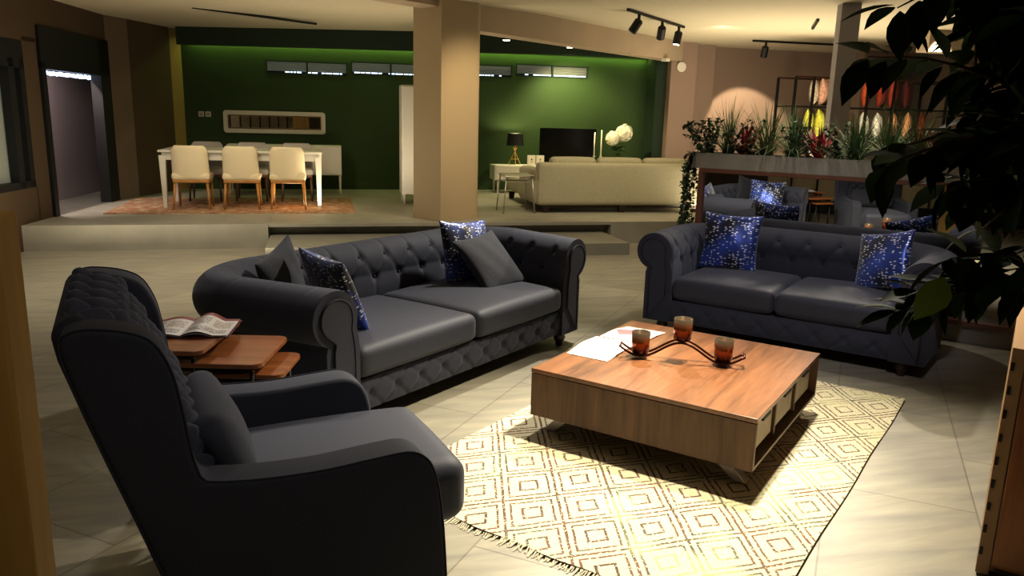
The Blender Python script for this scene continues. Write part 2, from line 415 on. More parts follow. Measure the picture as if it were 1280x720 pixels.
def local_on(a, b):
    A = Vector(RF(*a)); B = Vector(RF(*b)); d = B-A; ang = math.atan2(d.y, d.x); return A, ang, d.length
A, ang, L = local_on(lw(4.2), lw(10.02))
w5 = bpy.data.objects.new('window_5', None); col.objects.link(w5); w5.location = (A.x, A.y, 0); w5.rotation_euler = (0, 0, ang); struct(w5, 'black framed shop window on the left')
fr = MB()
for x0, x1, z0, z1 in [(0, L, 2.0, 2.3), (0, L, .68, .76), (L-.1, L, .7, 2.1), (L-.34, L-.22, .7, 2.1), (0, .1, .7, 2.1), (L-2.5, L-2.4, .7, 2.1)]: fr.box(((x0+x1)/2, .05, (z0+z1)/2), (x1-x0, .1, z1-z0))
fr.build('window_frame', M['black'], w5)
MB().box((L/2, .12, 1.4), (L, .01, 1.4)).build('pane', plain('dim_window_pane', (.20, .20, .16), .25, emis=(.45, .47, .36), estr=.16), w5)
A, ang, L = local_on(lw(10.36), lw(12.3))
d1 = bpy.data.objects.new('door_1', None); col.objects.link(d1); d1.location = (A.x, A.y, 0); d1.rotation_euler = (0, 0, ang); struct(d1, 'dark doorway with half-raised shutter')
db = MB()
for x0, x1, z0, z1 in [(0, L, 2.02, 2.5), (0, .1, .29, 2.1), (L-.32, L, .29, 2.5)]: db.box(((x0+x1)/2, .04, (z0+z1)/2), (x1-x0, .14, z1-z0))
db.build('door_frame', M['black'], d1)
sg = MB(); x = .06
while x < L-.36:
    w_ = random.uniform(.02, .06); sg.box((x+w_/2, .10, 1.985+random.uniform(-.006, .006)), (w_, .01, random.uniform(.03, .05))); x += w_+.002
sg.build('daylight_gap', M['led'], d1)
MB().box((L/2+.5, .75, 1.2), (4, .05, 2.4)).build('passage_wall', plain('mauve_passage_wall', (.25, .205, .21), .9), d1)
MB().box((L/2+.3, .45, .27), (3.0, .9, .04)).build('threshold', M['platside'], d1)
# big column on the platform edge and the beams off it
CA = RA+math.radians(32)
cc = RF(1.62, 10.12)
cb = MB(); hs = .355; rc = .09
def rpoly(hx, hy, r, corners=(1, 1, 1, 1)):
    pts = []
    for (sx, sy, a0), on in zip([(1, -1, -90), (1, 1, 0), (-1, 1, 90), (-1, -1, 180)], corners):
        if on:
            for k in range(7):
                a = math.radians(a0+15*k); pts.append((sx*(hx-r)+r*math.cos(a), sy*(hy-r)+r*math.sin(a)))
        else: pts.append((sx*hx, sy*hy))
    return pts
cb.prism(rpoly(.355, .27, .13, (1, 1, 0, 0)), .0, 3.05, 'Z')
clm = struct(cb.build('trim_4', M['column'], loc=(cc[0], cc[1], 0), rz=CA), 'thick square beige column with a rounded corner')
skb = MB().prism(rpoly(.365, .28, .13, (1, 1, 0, 0)), PL, PL+.09, 'Z'); skb.build('skirting', M['column'], clm)
A = Vector(RF(1.75, 10.2)); B = Vector(RF(6.35, 13.62)); d = B-A
bm_ = MB().box((d.length/2, 0, 2.86), (d.length, .3, .36)).box((-2.2, 0, 2.96), (4.4, .34, .15))
struct(bm_.build('trim_5', M['beige'], loc=(A.x, A.y, 0), rz=math.atan2(d.y, d.x)), 'beige ceiling beam running back from the column')
# grey post behind the planter
struct(MB().box((0, 0, 1.5), (.22, .2, 3.05)).build('trim_6', M['post'], loc=RF(6.16, 8.5), rz=RA-.35), 'slim grey post behind the planter')

# ------------------------------------------------------------------ tufted sofas
def chesterfield(label, loc, rz, W, D, nseat, flare=0.0):
    """origin at the floor centre, front towards local -Y"""
    t = thing('chesterfield_sofa', label, 'sofa', loc, rz)
    oo = .295; rcn = .24; hx = W/2-oo; yb = D/2-oo; yf = -D/2
    # path of the inner face
    pts = []; step = .0105
    def line(a, b):
        n = max(2, int((Vector(b)-Vector(a)).length/step)); return [Vector(a).lerp(Vector(b), i/n) for i in range(n)]
    pts += [(p, Vector((-1, 0))) for p in line((-hx, yf), (-hx, yb-rcn))]
    for k in range(22):
        a = PI-k/22*PI/2; nn = Vector((math.cos(a), math.sin(a))); pts.append((Vector((-hx+rcn, yb-rcn))+nn*rcn, nn))
    pts += [(p, Vector((0, 1))) for p in line((-hx+rcn, yb), (hx-rcn, yb))]
    for k in range(22):
        a = PI/2-k/22*PI/2; nn = Vector((math.cos(a), math.sin(a))); pts.append((Vector((hx-rcn, yb-rcn))+nn*rcn, nn))
    pts += [(p, Vector((1, 0))) for p in line((hx, yb-rcn), (hx, yf))]+[(Vector((hx, yf)), Vector((1, 0)))]
    # profile: (outward, z, tuft coordinate)
    prof = [(0, .10), (0, .30), (0, .40)]
    for z in [.42+.0125*i for i in range(13)]: prof.append((.02*((z-.42)/.15)**2, z))
    cx, cz, R = .155, .635, .14
    st = [(.0185, .585), (.016, .60), (.015, .617)]
    prof += st
    for k in range(0, 27): a = math.radians(180-k*9.6); prof.append((cx+R*math.cos(a), cz+R*math.sin(a)))
    prof += [(.215, .47), (.215, .40), (.215, .25), (.215, .10)]
    ts = []; acc = 0
    for i, q in enumerate(prof):
        if i: acc += math.hypot(q[0]-prof[i-1][0], q[1]-prof[i-1][1])
        ts.append(acc)
    t0 = ts[2]
    for i, (p, n) in enumerate(pts):
        p.x += math.copysign(flare*min(1, max(0, (p.y-yf)/(yb-rcn-yf))), p.x)*min(1, abs(p.x)/(hx*.8))
    S = [0]
    for i in range(1, len(pts)): S.append(S[-1]+(pts[i][0]-pts[i-1][0]).length)
    T = S[-1]; nb = round(T/.235); sp = T/nb
    tl, tu, tt = .155, .30, .47      # lower buttons, upper buttons, end of pleats
    def tuft(s, q):
        if q < 0 or q > .62: return 0, False
        d = 0; ph = s/sp
        dl = abs(ph-round(ph))*sp; du = abs(ph-.5-round(ph-.5))*sp
        d += .020*math.exp(-((dl/.024)**2+((q-tl)/.024)**2)); d += .020*math.exp(-((du/.024)**2+((q-tu)/.024)**2))
        # creases
        w = .0085
        if tl < q < tu:
            f = (q-tl)/(tu-tl); x = abs(ph-round(ph))   # 0 at lower button, .5 at upper
            dd = abs(x-.5*f)*sp*.75; d += .0075*math.exp(-(dd/w)**2)
        if q <= tl: d += .005*math.exp(-(dl/w)**2)*min(1, q/.04)
        if q >= tu: d += .008*math.exp(-(du/w)**2)*max(0, 1-(q-tu)/(.62-tu))
        e = min(1, min(s, T-s)/.03)
        puff = .010*math.sin(min(1, q/.5)*PI)
        return (d-puff)*e, True
    mb = MB(); vs = []; nP = len(prof)
    nrm = []
    for i, q in enumerate(prof):
        a = prof[max(0, i-1)]; b = prof[min(nP-1, i+1)]; tx, tz = b[0]-a[0], b[1]-a[1]; l = math.hypot(tx, tz); nrm.append((-tz/l, tx/l))
    for (p, n), s in zip(pts, S):
        for i, q in enumerate(prof):
            dd, on = tuft(s, ts[i]-t0)
            o = q[0]-nrm[i][0]*dd; z = q[1]-nrm[i][1]*dd
            vs.append((p.x+n.x*o, p.y+n.y*o, z))
    fs = []
    for i in range(len(pts)-1):
        for j in range(nP-1): fs.append((i*nP+j, (i+1)*nP+j, (i+1)*nP+j+1, i*nP+j+1))
    mb.add(vs, fs)
    # front caps of both arms
    for base in (0, (len(pts)-1)*nP):
        mb.add([vs[base+k] for k in range(nP)], [tuple(range(nP))])
    body = weld(mb.build('arms_and_back', M['navy'], t), .0002)
    # flat-ish caps need flat normals
    for p in body.data.polygons:
        if len(p.vertices) > 6: p.use_smooth = False
    # arm front panels with piping
    for sgn in (-1, 1):
        cy = yf-.012
        inset = [(sgn*(hx+q[0]+nrm[i][0]*-.042), q[1]-nrm[i][1]*.042) for i, q in enumerate(prof) if i > 0]
        inset = [(x, max(.115, z)) for x, z in inset]
        MB().prism(inset, cy, yf+.004).build('arm_front', M['navy'], t, bevel=.006)
        MB().tube([(x, cy, z) for x, z in inset], .005, 6).build('piping', M['navy_dark'], t, smooth=True)
    # buttons
    proto = None
    for k in range(nb+1):
        for row in (0, 1):
            s = (k if row == 0 else k+.5)*sp
            if s < .08 or s > T-.08: continue
            q = tl if row == 0 else tu
            i = min(range(len(S)), key=lambda i: abs(S[i]-s)); j = min(range(nP), key=lambda j: abs(ts[j]-t0-q))
            p, n = pts[i]; nn = nrm[j]; dd = .012
            pos = Vector((p.x+n.x*(prof[j][0]-nn[0]*dd), p.y+n.y*(prof[j][0]-nn[0]*dd), prof[j][1]-nn[1]*dd))
            dirv = Vector((n.x*nn[0], n.y*nn[0], nn[1]))
            if proto is None:
                proto = MB().lathe([(.001, .008), (.007, .007), (.012, .002), (.012, -.004)], n=10).build('button', M['navy_dark'], t, smooth=True); b = proto
            else: b = proto.copy(); col.objects.link(b); b.parent = t
            b.location = pos; b.rotation_mode = 'QUATERNION'; b.rotation_quaternion = dirv.to_track_quat('Z', 'Y')
    # tufted skirt under the seat
    x0, x1 = -hx, hx; zz0, zz1 = .10, .27; LW = x1-x0; ns = round(LW/.2); ss = LW/ns
    def sk(a, b):
        x = x0+a*LW; z = zz0+b*(zz1-zz0); ph = a*ns+.5; k = abs(ph-round(ph))*ss
        d = .018*math.exp(-((k/.022)**2+((b-.5)/.16)**2)); f = abs(b-.5)*2
        x2 = abs(ph-round(ph)); d += .008*math.exp(-(abs(x2-.5*f)*ss/.010)**2)
        pf = .016*math.sin(b*PI)
        return (x, yf+.035-pf+d, z)
    sm = MB().grid(sk, int(LW/.012), 15); sm.box((0, (yf+.05+yb)/2, .19), (LW-.01, yb-yf-.06, .16))
    so = sm.build('front_rail', M['navy'], t)
    for p in so.data.polygons:
        if p.area < .01: p.use_smooth = True
    # seat cushions
    cw = LW/nseat
    for k in range(nseat):
        c = rbox((x0+cw*(k+.5), (yf-.015+yb-.0)/2, .365), (cw-.004, yb-yf-.01, .165), .05, bulge=.022, bulge_side=.006)
        weld(c.build('seat_cushion', M['navy_seat'], t))
    foot = None
    for sx in (-1, 1):
        for y in (yf+.07, yb+.05):
            if foot is None:
                foot = MB().lathe([(.018, 0), (.028, .01), (.022, .025), (.038, .045), (.044, .065), (.034, .085), (.045, .095), (.045, .102)], n=16).build('foot', M['darkwood'], t, smooth=True); f = foot
            else: f = foot.copy(); col.objects.link(f); f.parent = t
            f.location = (sx*(hx+.08), y, 0)
    return t

def front_loc(SL, SR, th, D, yoff=0):
    mx, my = (SL[0]+SR[0])/2, (SL[1]+SR[1])/2; n = (math.sin(th), -math.cos(th)); return (mx-n[0]*(D/2+yoff), my-n[1]*(D/2+yoff), 0)
TL = math.radians(55); TR_ = math.radians(-34)
LSC = front_loc((-.758, 3.72), (.37, 5.30), TL, 1.15); LSC = (LSC[0], LSC[1], 0)
chesterfield('long navy button-tufted sofa with rolled arms, behind the armchair and nesting tables', LSC, TL, 2.53, 1.15, 2, .12)
RSC = front_loc((1.195, 5.74), (2.49, 4.91), TR_, 1.12)
chesterfield('shorter navy button-tufted sofa backed against the long mirror, half hidden by the leafy tree', RSC, TR_, 2.13, 1.12, 2, .03)

# ------------------------------------------------------------------ scatter cushions
def pillow(label, pos, rot, size=.45, thick=.14, mat=None, group=None, name='cushion', h=None):
    h = h or size; mb = MB(); n = 26
    for sg_ in (-1, 1):
        def fn(a, b):
            x = 2*a-1; y = 2*b-1
            x = math.sin(x*PI/2); y = math.sin(y*PI/2)
            w = ((1-x*x)*(1-y*y))
            z = thick/2*w**.42 if w > 0 else 0
            pin = .09
            px = x*(1-pin*(1-y*y)*abs(x)**3); py = y*(1-pin*(1-x*x)*abs(y)**3)
            cr = .006*math.sin(9*x+4*y)*w
            return (px*size/2, sg_*(z+cr*.6), py*h/2)
        mb.grid(fn, n, n)
    o = weld(mb.build(name, mat, None), .0008)
    o.rotation_mode = 'QUATERNION'
    o.location = pos; o.rotation_quaternion = rot; return tag(o, label, 'cushion', group)
def aim(face, roll=0, lean=0):
    """pillow local -Y turned to the horizontal heading 'face' (radians), leaned back, rolled"""
    q = Matrix.Rotation(face+PI/2, 4, 'Z') @ Matrix.Rotation(-lean, 4, 'X') @ Matrix.Rotation(roll, 4, 'Y')
    return q.to_quaternion()
def on_sofa(C, th, x, y, z=0): return (C[0]+x*math.cos(th)-y*math.sin(th), C[1]+x*math.sin(th)+y*math.cos(th), z)
fL = TL-PI/2; fR = TR_-PI/2
pillow('blue sequin cushion standing against the left arm of the long sofa', on_sofa(LSC, TL, -.75, -.15, .650), aim(TL-.22, -.05, .40), .46, .13, M['sequin'], 'blue sequin scatter cushions')
pillow('small charcoal velvet cushion behind the blue one on the long sofa, by its left arm', on_sofa(LSC, TL, -.86, .14, .67), aim(TL-1.15, -.25, .15), .42, .12, M['velvet'], 'charcoal velvet scatter cushions')
pillow('blue sequin cushion half hidden behind the grey velvet one, right half of the long sofa', on_sofa(LSC, TL, .72, .10, .655), aim(fL-.10, .06, .25), .46, .12, M['sequin'], 'blue sequin scatter cushions')
pillow('charcoal velvet cushion lying tilted in front of a blue one on the long sofa', on_sofa(LSC, TL, .74, -.10, .60), aim(fL-.05, -.10, .72), .47, .12, M['velvet'], 'charcoal velvet scatter cushions')
pillow('blue sequin cushion in the left corner of the shorter sofa', on_sofa(RSC, TR_, -.56, .10, .67), aim(fR+.15, .02, .20), .46, .13, M['sequin'], 'blue sequin scatter cushions')
pillow('blue sequin cushion at the right arm of the shorter sofa, behind the leaves', on_sofa(RSC, TR_, .58, .07, .66), aim(fR-.55, -.22, .28), .44, .13, M['sequin'], 'blue sequin scatter cushions')

# ------------------------------------------------------------------ wing armchair (faces local +X)
AA = math.radians(27)
ac = thing('wing_armchair', 'navy winged armchair with quilted back in the left foreground, seen from behind its side', 'armchair', (-.62, 2.5, 0), AA)
prof_side = [(-.755, 1.045), (-.70, 1.075), (-.60, 1.06), (-.535, 1.03), (-.495, .95), (-.475, .83), (-.460, .70), (-.444, .64), (-.44, .625), (-.425, .618), (-.30, .60), (-.12, .592), (.05, .603), (.155, .607), (.21, .57), (.238, .50), (.258, .35), (.27, .15), (.27, .10), (-.465, .10), (-.55, .366), (-.666, .736)]
def smooth_poly(P, it=2, keep=()):
    for _ in range(it):
        Q = []
        for i in range(len(P)):
            a, b = Vector(P[i]), Vector(P[(i+1) % len(P)])
            if (b-a).length < .02: Q += [tuple(a)]; continue
            Q += [tuple(a.lerp(b, .22)), tuple(a.lerp(b, .78))]
        P = Q
    return P
ps = smooth_poly(prof_side, 2)
for sgn in (-1, 1):
    y0, y1 = (.30, .43)
    mb = MB().prism(ps, sgn*y0, sgn*y1)
    o = mb.build('side_panel', M['navy'] if sgn > 0 else M['navy_dark'], ac, bevel=.03, segs=5)  # near panel gets the darker navy: its shade is put into the colour
    for p in o.data.polygons: p.use_smooth = True
    MB().tube([(x, sgn*.424, z) for x, z in ps], .003, 6, closed=True).build('piping', M['navy_dark'], ac, smooth=True)
# outer back
bk = [(-.50, .10), (-.575, .37), (-.69, .74), (-.772, 1.03), (-.74, 1.075), (-.68, 1.09), (-.62, .80), (-.50, .40), (-.44, .12)]
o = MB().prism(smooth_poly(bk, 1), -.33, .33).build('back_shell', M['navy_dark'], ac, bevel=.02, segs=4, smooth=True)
# quilted back cushion with a plaited relief
def quilt(a, b):
    y = -.30+a*.60; s = b                     # s: 0 seat level .. 1 over the top
    if s < .82:
        f = s/.82; x = -.40-.255*f; z = .50+.545*f; nx, nz = .91, .41
    else:
        g = (s-.82)/.18*PI*.62; x = -.655-.075*(math.sin(g)); z = 1.045+.015*math.sin(g)-.02*(g/PI); nx, nz = math.cos(g)*.9, math.sin(g)*.8+.3
    ph = y/.115; r = s*.80/.115
    uu_ = ph+r; vv = ph-r
    k = int(math.floor(uu_))+int(math.floor(vv)); fu = uu_-math.floor(uu_); fv = vv-math.floor(vv)
    e = min(fu, 1-fu, fv, 1-fv)
    d = .034*(1-math.exp(-(e/.16)))
    d += .010*((fu if k % 2 else fv)-.5)
    edge = min(1, min(a, 1-a)/.05)
    d = d*edge+.045*math.sin(min(1, max(0, b))*PI)**.5*(.55+.45*min(1, min(a, 1-a)/.12)**.5)
    return (x+nx*d, y, z+nz*d)
weld(MB().grid(quilt, 92, 120).build('quilted_back', M['navy'], ac), .0001)
# seat
weld(rbox((.0, 0, .365), (.80, .605, .215), .06, bulge=.026, bulge_side=.012).build('seat_cushion', M['navy_seat'], ac))
o = MB().box((-.12, 0, .175), (.66, .60, .16)).build('seat_base', M['navy_dark'], ac, bevel=.02)
o = MB().box((.215, 0, .175), (.07, .62, .15)).build('front_rail', M['navy_dark'], ac, bevel=.03, segs=4, smooth=True)
for x in (-.40, .24):
    for y in (-.35, .35):
        MB().lathe([(.014, 0), (.018, .02), (.024, .06), (.030, .11)], (x, y, 0), 14).build('leg', M['darkwood'], ac, smooth=True)
lm = weld(rbox((0, 0, 0), (.11, .52, .26), .05, bulge_side=.025, n=9).build('lumbar_cushion', M['lumbar']))
lm.location = (-.62-.355*math.cos(AA), 2.5-.355*math.sin(AA), .605); lm.rotation_mode = 'QUATERNION'
lm.rotation_quaternion = (Matrix.Rotation(AA, 4, 'Z') @ Matrix.Rotation(-.42, 4, 'Y')).to_quaternion(); tag(lm, 'plain slate lumbar cushion leaning on the quilted back of the armchair', 'cushion')

# ------------------------------------------------------------------ nesting tables
def nest(label, x0, x1, y0, y1, z, slide):
    w, d = x1-x0, y1-y0
    t = thing('nesting_table', label, 'table', ((x0+x1)/2, (y0+y1)/2, 0), math.radians(1), 'nest of three tables beside the armchair')
    o = MB().prism(rpoly(w/2, d/2, .045), z-.02, z, 'Z').build('tabletop', M['orangewood'], t, bevel=.004)
    for sx in (-1, 1):
        for sy in (-1, 1):
            xx, yy = sx*(w/2-.05), sy*(d/2-.045)
            MB().tube([(xx, yy, 0), (xx, yy, z-.02)], .009, 8).build('leg', M['blackmetal'], t, smooth=True)
            MB().lathe([(.001, .0), (.009, .004), (.009, .012), (.001, .016)], (xx, yy, z-.045), 8).build('leg_stud', M['brass'], t, smooth=True)
    for sy in (-1, 1): MB().box((0, sy*(d/2-.045), z-.035), (w-.1, .015, .02)).build('apron', M['blackmetal'], t)
    return t
nest('tallest orange-brown nesting table, the one carrying the open magazine', -1.56, -1.215, 2.90, 3.40, .675, 0)
nest('middle-height orange-brown nesting table pulled out from under the magazine table', -1.46, -.995, 2.935, 3.36, .615, 0)
nest('lowest orange-brown nesting table, nearest the long sofa arm', -1.36, -.925, 2.99, 3.31, .555, 0)

def paper_mat(name, blocks, base=(.78, .76, .72)):
    m, nt, b = newmat(name)
    tc = N(nt, 'ShaderNodeTexCoord'); sx = N(nt, 'ShaderNodeSeparateXYZ'); nt.links.new(tc.outputs['Generated'], sx.inputs[0])
    cur = None
    def cmp(out, lo, hi):
        a = N(nt, 'ShaderNodeMath', operation='GREATER_THAN'); a.inputs[1].default_value = lo; nt.links.new(out, a.inputs[0])
        c = N(nt, 'ShaderNodeMath', operation='LESS_THAN'); c.inputs[1].default_value = hi; nt.links.new(out, c.inputs[0])
        d = N(nt, 'ShaderNodeMath', operation='MULTIPLY'); nt.links.new(a.outputs[0], d.inputs[0]); nt.links.new(c.outputs[0], d.inputs[1]); return d.outputs[0]
    prev = None
    no = N(nt, 'ShaderNodeTexNoise'); setin(no, {'Scale': 30.0, 'Detail': 3.0}); nt.links.new(tc.outputs['Generated'], no.inputs['Vector'])
    for (x0, x1, y0, y1, c, soft) in blocks:
        k = N(nt, 'ShaderNodeMath', operation='MULTIPLY'); nt.links.new(cmp(sx.outputs[0], x0, x1), k.inputs[0]); nt.links.new(cmp(sx.outputs[1], y0, y1), k.inputs[1])
        out = k.outputs[0]
        if soft:
            g = N(nt, 'ShaderNodeMath', operation='GREATER_THAN'); g.inputs[1].default_value = .5; nt.links.new(no.outputs['Fac'], g.inputs[0])
            k2 = N(nt, 'ShaderNodeMath', operation='MULTIPLY'); nt.links.new(out, k2.inputs[0]); nt.links.new(g.outputs[0], k2.inputs[1]); out = k2.outputs[0]
        mx = N(nt, 'ShaderNodeMix', data_type='RGBA'); nt.links.new(out, mx.inputs['Factor'])
        if prev is None: mx.inputs['A'].default_value = (*base, 1)
        else: nt.links.new(prev, mx.inputs['A'])
        mx.inputs['B'].default_value = (*c, 1); prev = mx.outputs['Result']
    nt.links.new(prev, b.inputs['Base Color']); setin(b, {'Roughness': .4}); return m
def page(w, h, curl, sgn, lift=.004, n=14):
    mb = MB()
    def fn(a, b):
        x = sgn*a*w; z = lift+curl*math.sin(min(1, a*1.5)*PI)*(.6+.4*b)
        return (x, (b-.5)*h, z)
    mb.grid(fn, n, 6); return mb
mg = thing('magazine', 'open glossy magazine with curling pages on the tallest nesting table', 'magazine', (-1.385, 3.21, .676), math.radians(8))
mm1 = paper_mat('magazine_page_photo', [(.0, 1, .86, 1, (.20, .03, .03), 0), (.1, .45, .45, .78, (.25, .2, .17), 1), (.55, .92, .4, .75, (.30, .22, .15), 1), (.1, .9, .1, .3, (.15, .12, .12), 1)], (.60, .57, .53))
for sgn, c in ((-1, .014), (1, .03)):
    for k in range(2): page(.19-.004*k, .27, c*(1-.3*k), sgn, .004+.006*(1-k)).build('page', mm1, mg, smooth=True)
MB().box((0, 0, .002), (.39, .275, .003)).build('cover', plain('maroon_cover', (.12, .02, .02), .4), mg)

# ------------------------------------------------------------------ coffee table
TA = -.5744
ct = thing('coffee_table', 'large low square walnut coffee table on slanted silver legs, standing on the diamond rug', 'coffee table', (.92, 3.963, 0), TA)
Lx, Ly, z0, z1 = 1.1466, 1.2118, .112, .361
MB().box((0, 0, z1-.011), (Lx, Ly, .022)).build('tabletop', M['walnut'], ct, bevel=.002)
bd = MB()
bd.box((-.0, -Ly/2+.011, (z0+z1-.025)/2), (Lx-.004, .022, z1-.025-z0)); bd.box((0, Ly/2-.011, (z0+z1-.025)/2), (Lx-.004, .022, z1-.025-z0))
bd.box((-Lx/2+.011, 0, (z0+z1-.025)/2), (.022, Ly-.05, z1-.025-z0)); bd.box((0, 0, z0+.009), (Lx-.004, Ly-.05, .018)); 
bd.build('carcass', M['walnut_side'], ct, bevel=.0015)
MB().box((.38, 0, .237), (.02, Ly-.05, .19)).box((0, 0, z1-.03), (Lx-.03, Ly-.05, .012)).build('inner_box', M['black'], ct)
dy = (Ly-.07)/3
for k in range(3):
    yy = -Ly/2+.035+dy*(k+.5)
    d = MB().box((.46, yy+.012, .232), (.16, dy-.085, .135)).build('drawer', M['drawer'], ct, bevel=.004)
    MB().box((.545, yy+.012, .298), (.02, .12, .014)).build('drawer_pull', M['black'], d)
    if k: MB().box((.48, yy-dy/2, .232), (.14, .02, .17)).build('divider', M['walnut_side'], ct)
for sx in (-1, 1):
    for sy in (-1, 1):
        xi, xo = sx*(Lx/2-.17), sx*(Lx/2-.075)
        y = sy*(Ly/2-.10)
        mb = MB()
        q = [(xi-.04, y-.035, z0), (xi+.04, y-.035, z0), (xi+.04, y+.035, z0), (xi-.04, y+.035, z0), (xo-.03, y-.03, .018), (xo+.03, y-.03, .018), (xo+.03, y+.03, .018), (xo-.03, y+.03, .018)]
        mb.add(q, [(0, 1, 2, 3), (7, 6, 5, 4), (0, 4, 5, 1), (1, 5, 6, 2), (2, 6, 7, 3), (3, 7, 4, 0)])
        mb.build('leg', M['silver'], ct, bevel=.003)
# candle holder
hx_, hy_, ha = .965, 3.925, math.radians(-14)
ch = thing('candle_holder', 'wavy red-brown iron candle stand carrying three glass cups on the coffee table', 'candle holder', (hx_-.06, hy_+.02, z1), ha)
def wav(x): return .052-.046*math.cos(2*PI*x/.43+PI)+.0*x
for yy in (-.036, .036):
    MB().tube([(x, yy, .012+wav(x)*(1-.12*0)) for x in [(-.32+.64*i/48) for i in range(49)]], .0065, 8).build('rod', M['iron'], ch, smooth=True)
for x in (-.32, .32): MB().tube([(x, -.036, .012+wav(x)), (x, .036, .012+wav(x))], .0065, 8).build('cross_bar', M['iron'], ch, smooth=True)
for x in (-.215, 0, .215): MB().lathe([(.040, 0), (.042, .003), (.040, .006)], (x, 0, .018+wav(x)), 20).build('cup_plate', M['iron'], ch, smooth=True)
def cupmat():
    m, nt, b = newmat('amber_smoked_glass')
    tc = N(nt, 'ShaderNodeTexCoord'); s = N(nt, 'ShaderNodeSeparateXYZ'); nt.links.new(tc.outputs['Generated'], s.inputs[0])
    r = N(nt, 'ShaderNodeValToRGB'); e = r.color_ramp.elements
    e[0].position = .15; e[0].color = (.07, .008, .002, 1); e[1].position = .9; e[1].color = (.15, .115, .08, 1); k = e.new(.5); k.color = (.38, .10, .02, 1)
    nt.links.new(s.outputs[2], r.inputs['Fac']); nt.links.new(r.outputs['Color'], b.inputs['Base Color'])
    setin(b, {'Roughness': .12, 'Transmission Weight': .15, 'Metallic': .5}); return m
M['cup'] = cupmat()
cups = ['amber glass candle cup at the left end of the wavy stand, next to the leaflet', 'amber glass candle cup on the raised middle of the wavy stand', 'amber glass candle cup at the right end of the wavy stand']
for x, lb in zip((-.215, 0, .215), cups):
    zz = z1+.025+wav(x)
    px = hx_-.06+x*math.cos(ha); py = hy_+.02+x*math.sin(ha)
    o = MB().lathe([(.036, 0), (.047, .004), (.049, .112), (.045, .112), (.044, .010), (.001, .010)], n=28, close=False).build('candle_cup', M['cup'], None, smooth=True, loc=(px, py, zz)); tag(o, lb, 'candle cup', 'candle cups')
# leaflets
lf = thing('leaflet', 'opened printed white leaflet lying on the coffee table behind the candle stand', 'leaflet', (0.58, 4.22, z1+.001), 0)
pm1 = paper_mat('leaflet_page_sketches', [(.38, .62, .3, .62, (.66, .50, .36), 1), (.2, .4, .7, .8, (.6, .55, .5), 1), (.6, .75, .15, .25, (.5, .4, .3), 1)], (.86, .84, .80))
pm2 = paper_mat('leaflet_page_photo', [(.28, .62, .42, .72, (.70, .16, .18), 0), (.18, .45, .25, .42, (.45, .38, .36), 1), (.75, .85, .4, .55, (.4, .35, .35), 0)], (.84, .82, .78))
def quadpage(P, h, mat, nm='page'):
    a, b, c, d = [Vector((p[0]-.58, p[1]-4.22)) for p in P]
    def fn(s, t_):
        q = a.lerp(b, s).lerp(d.lerp(c, s), t_); return (q.x, q.y, .002+h*math.sin(t_*PI)**2*(1-.5*s))
    return MB().grid(fn, 8, 16).build(nm, mat, lf, smooth=True)
quadpage([(.305, 4.03), (.51, 3.90), (.72, 4.25), (.50, 4.38)], .012, pm1)
quadpage([(.52, 4.385), (.745, 4.255), (.93, 4.50), (.716, 4.62)], .010, pm2)

# ------------------------------------------------------------------ rug
g1 = math.radians(-35)
rc_ = (-1.435, 3.61)     # centre in rug axes
rug = thing('diamond_rug', 'cream rug with broken brown and green diamond lines under the coffee table', 'rug', (rc_[0]*math.cos(g1)-rc_[1]*math.sin(g1), rc_[0]*math.sin(g1)+rc_[1]*math.cos(g1), 0), g1)
def rg(a, b): return ((a-.5)*1.70+.003*math.sin(b*17), (b-.5)*2.76+.006*math.sin(a*31), .012+.0015*math.sin(a*23+b*17))
m_ = MB().grid(rg, 60, 90); m_.box((0, 0, .005), (1.66, 2.72, .008)); m_.build('pile', M['rug'], rug, smooth=True)
for sgn in (-1, 1):
    fr = MB()
    for k in range(230):
        x = -.84+1.68*k/229+random.uniform(-.003, .003); L_ = random.uniform(.025, .05); dx = random.uniform(-.014, .014)
        fr.add([(x-.003, sgn*1.37, .012), (x+.003, sgn*1.37, .012), (x+dx+.002, sgn*(1.375+L_), .003), (x+dx-.002, sgn*(1.375+L_), .003)], [(0, 1, 2, 3)])
    fr.build('fringe', M['fringe'], rug)

# ------------------------------------------------------------------ planter divider with the long mirror
MA = math.radians(-34.5); mn = Vector((-math.sin(MA), math.cos(MA), 0)); mu_ = Vector((math.cos(MA), math.sin(MA), 0)); MO = Vector((1.63, 6.97, 0))
def MP(s, d, z=0): p = MO+mn*(d-6.40)+mu_*(s+3.06); return (p.x, p.y, z)
MD = 6.40; S0 = -3.06; S1 = .2
pn = thing('planter_divider', 'grey planter trough on a low partition faced with a long mirror, behind the shorter sofa', 'planter', MP((S0+S1)/2, MD+.16), MA)
W_ = S1-S0
MB().box((0, .01, .60), (W_, .22, 1.20)).build('partition', M['planter'], pn)
tr = MB()
for c, d in [((0, -.145, 1.275), (W_+.10, .02, .135)), ((0, .155, 1.275), (W_+.10, .02, .135)), ((-W_/2-.05, 0, 1.275), (.02, .31, .135)), ((W_/2+.05, 0, 1.275), (.02, .31, .135)), ((0, 0, 1.225), (W_+.1, .3, .02))]: tr.box(c, d)
tr.build('trough', M['planter'], pn)
MB().box((0, 0, 1.30), (W_+.06, .28, .04)).build('soil', plain('dark_soil', (.02, .014, .01), .95, bump=.5), pn)
fm = MB()
for c, d in [((0, -.13, 1.195), (W_, .05, .045)), ((0, -.13, .16), (W_, .05, .045)), ((-W_/2+.02, -.13, .68), (.045, .05, 1.0)), ((W_/2-.02, -.13, .68), (.045, .05, 1.0))]: fm.box(c, d)
fm.build('mirror_frame', M['redwood'], pn, bevel=.006)
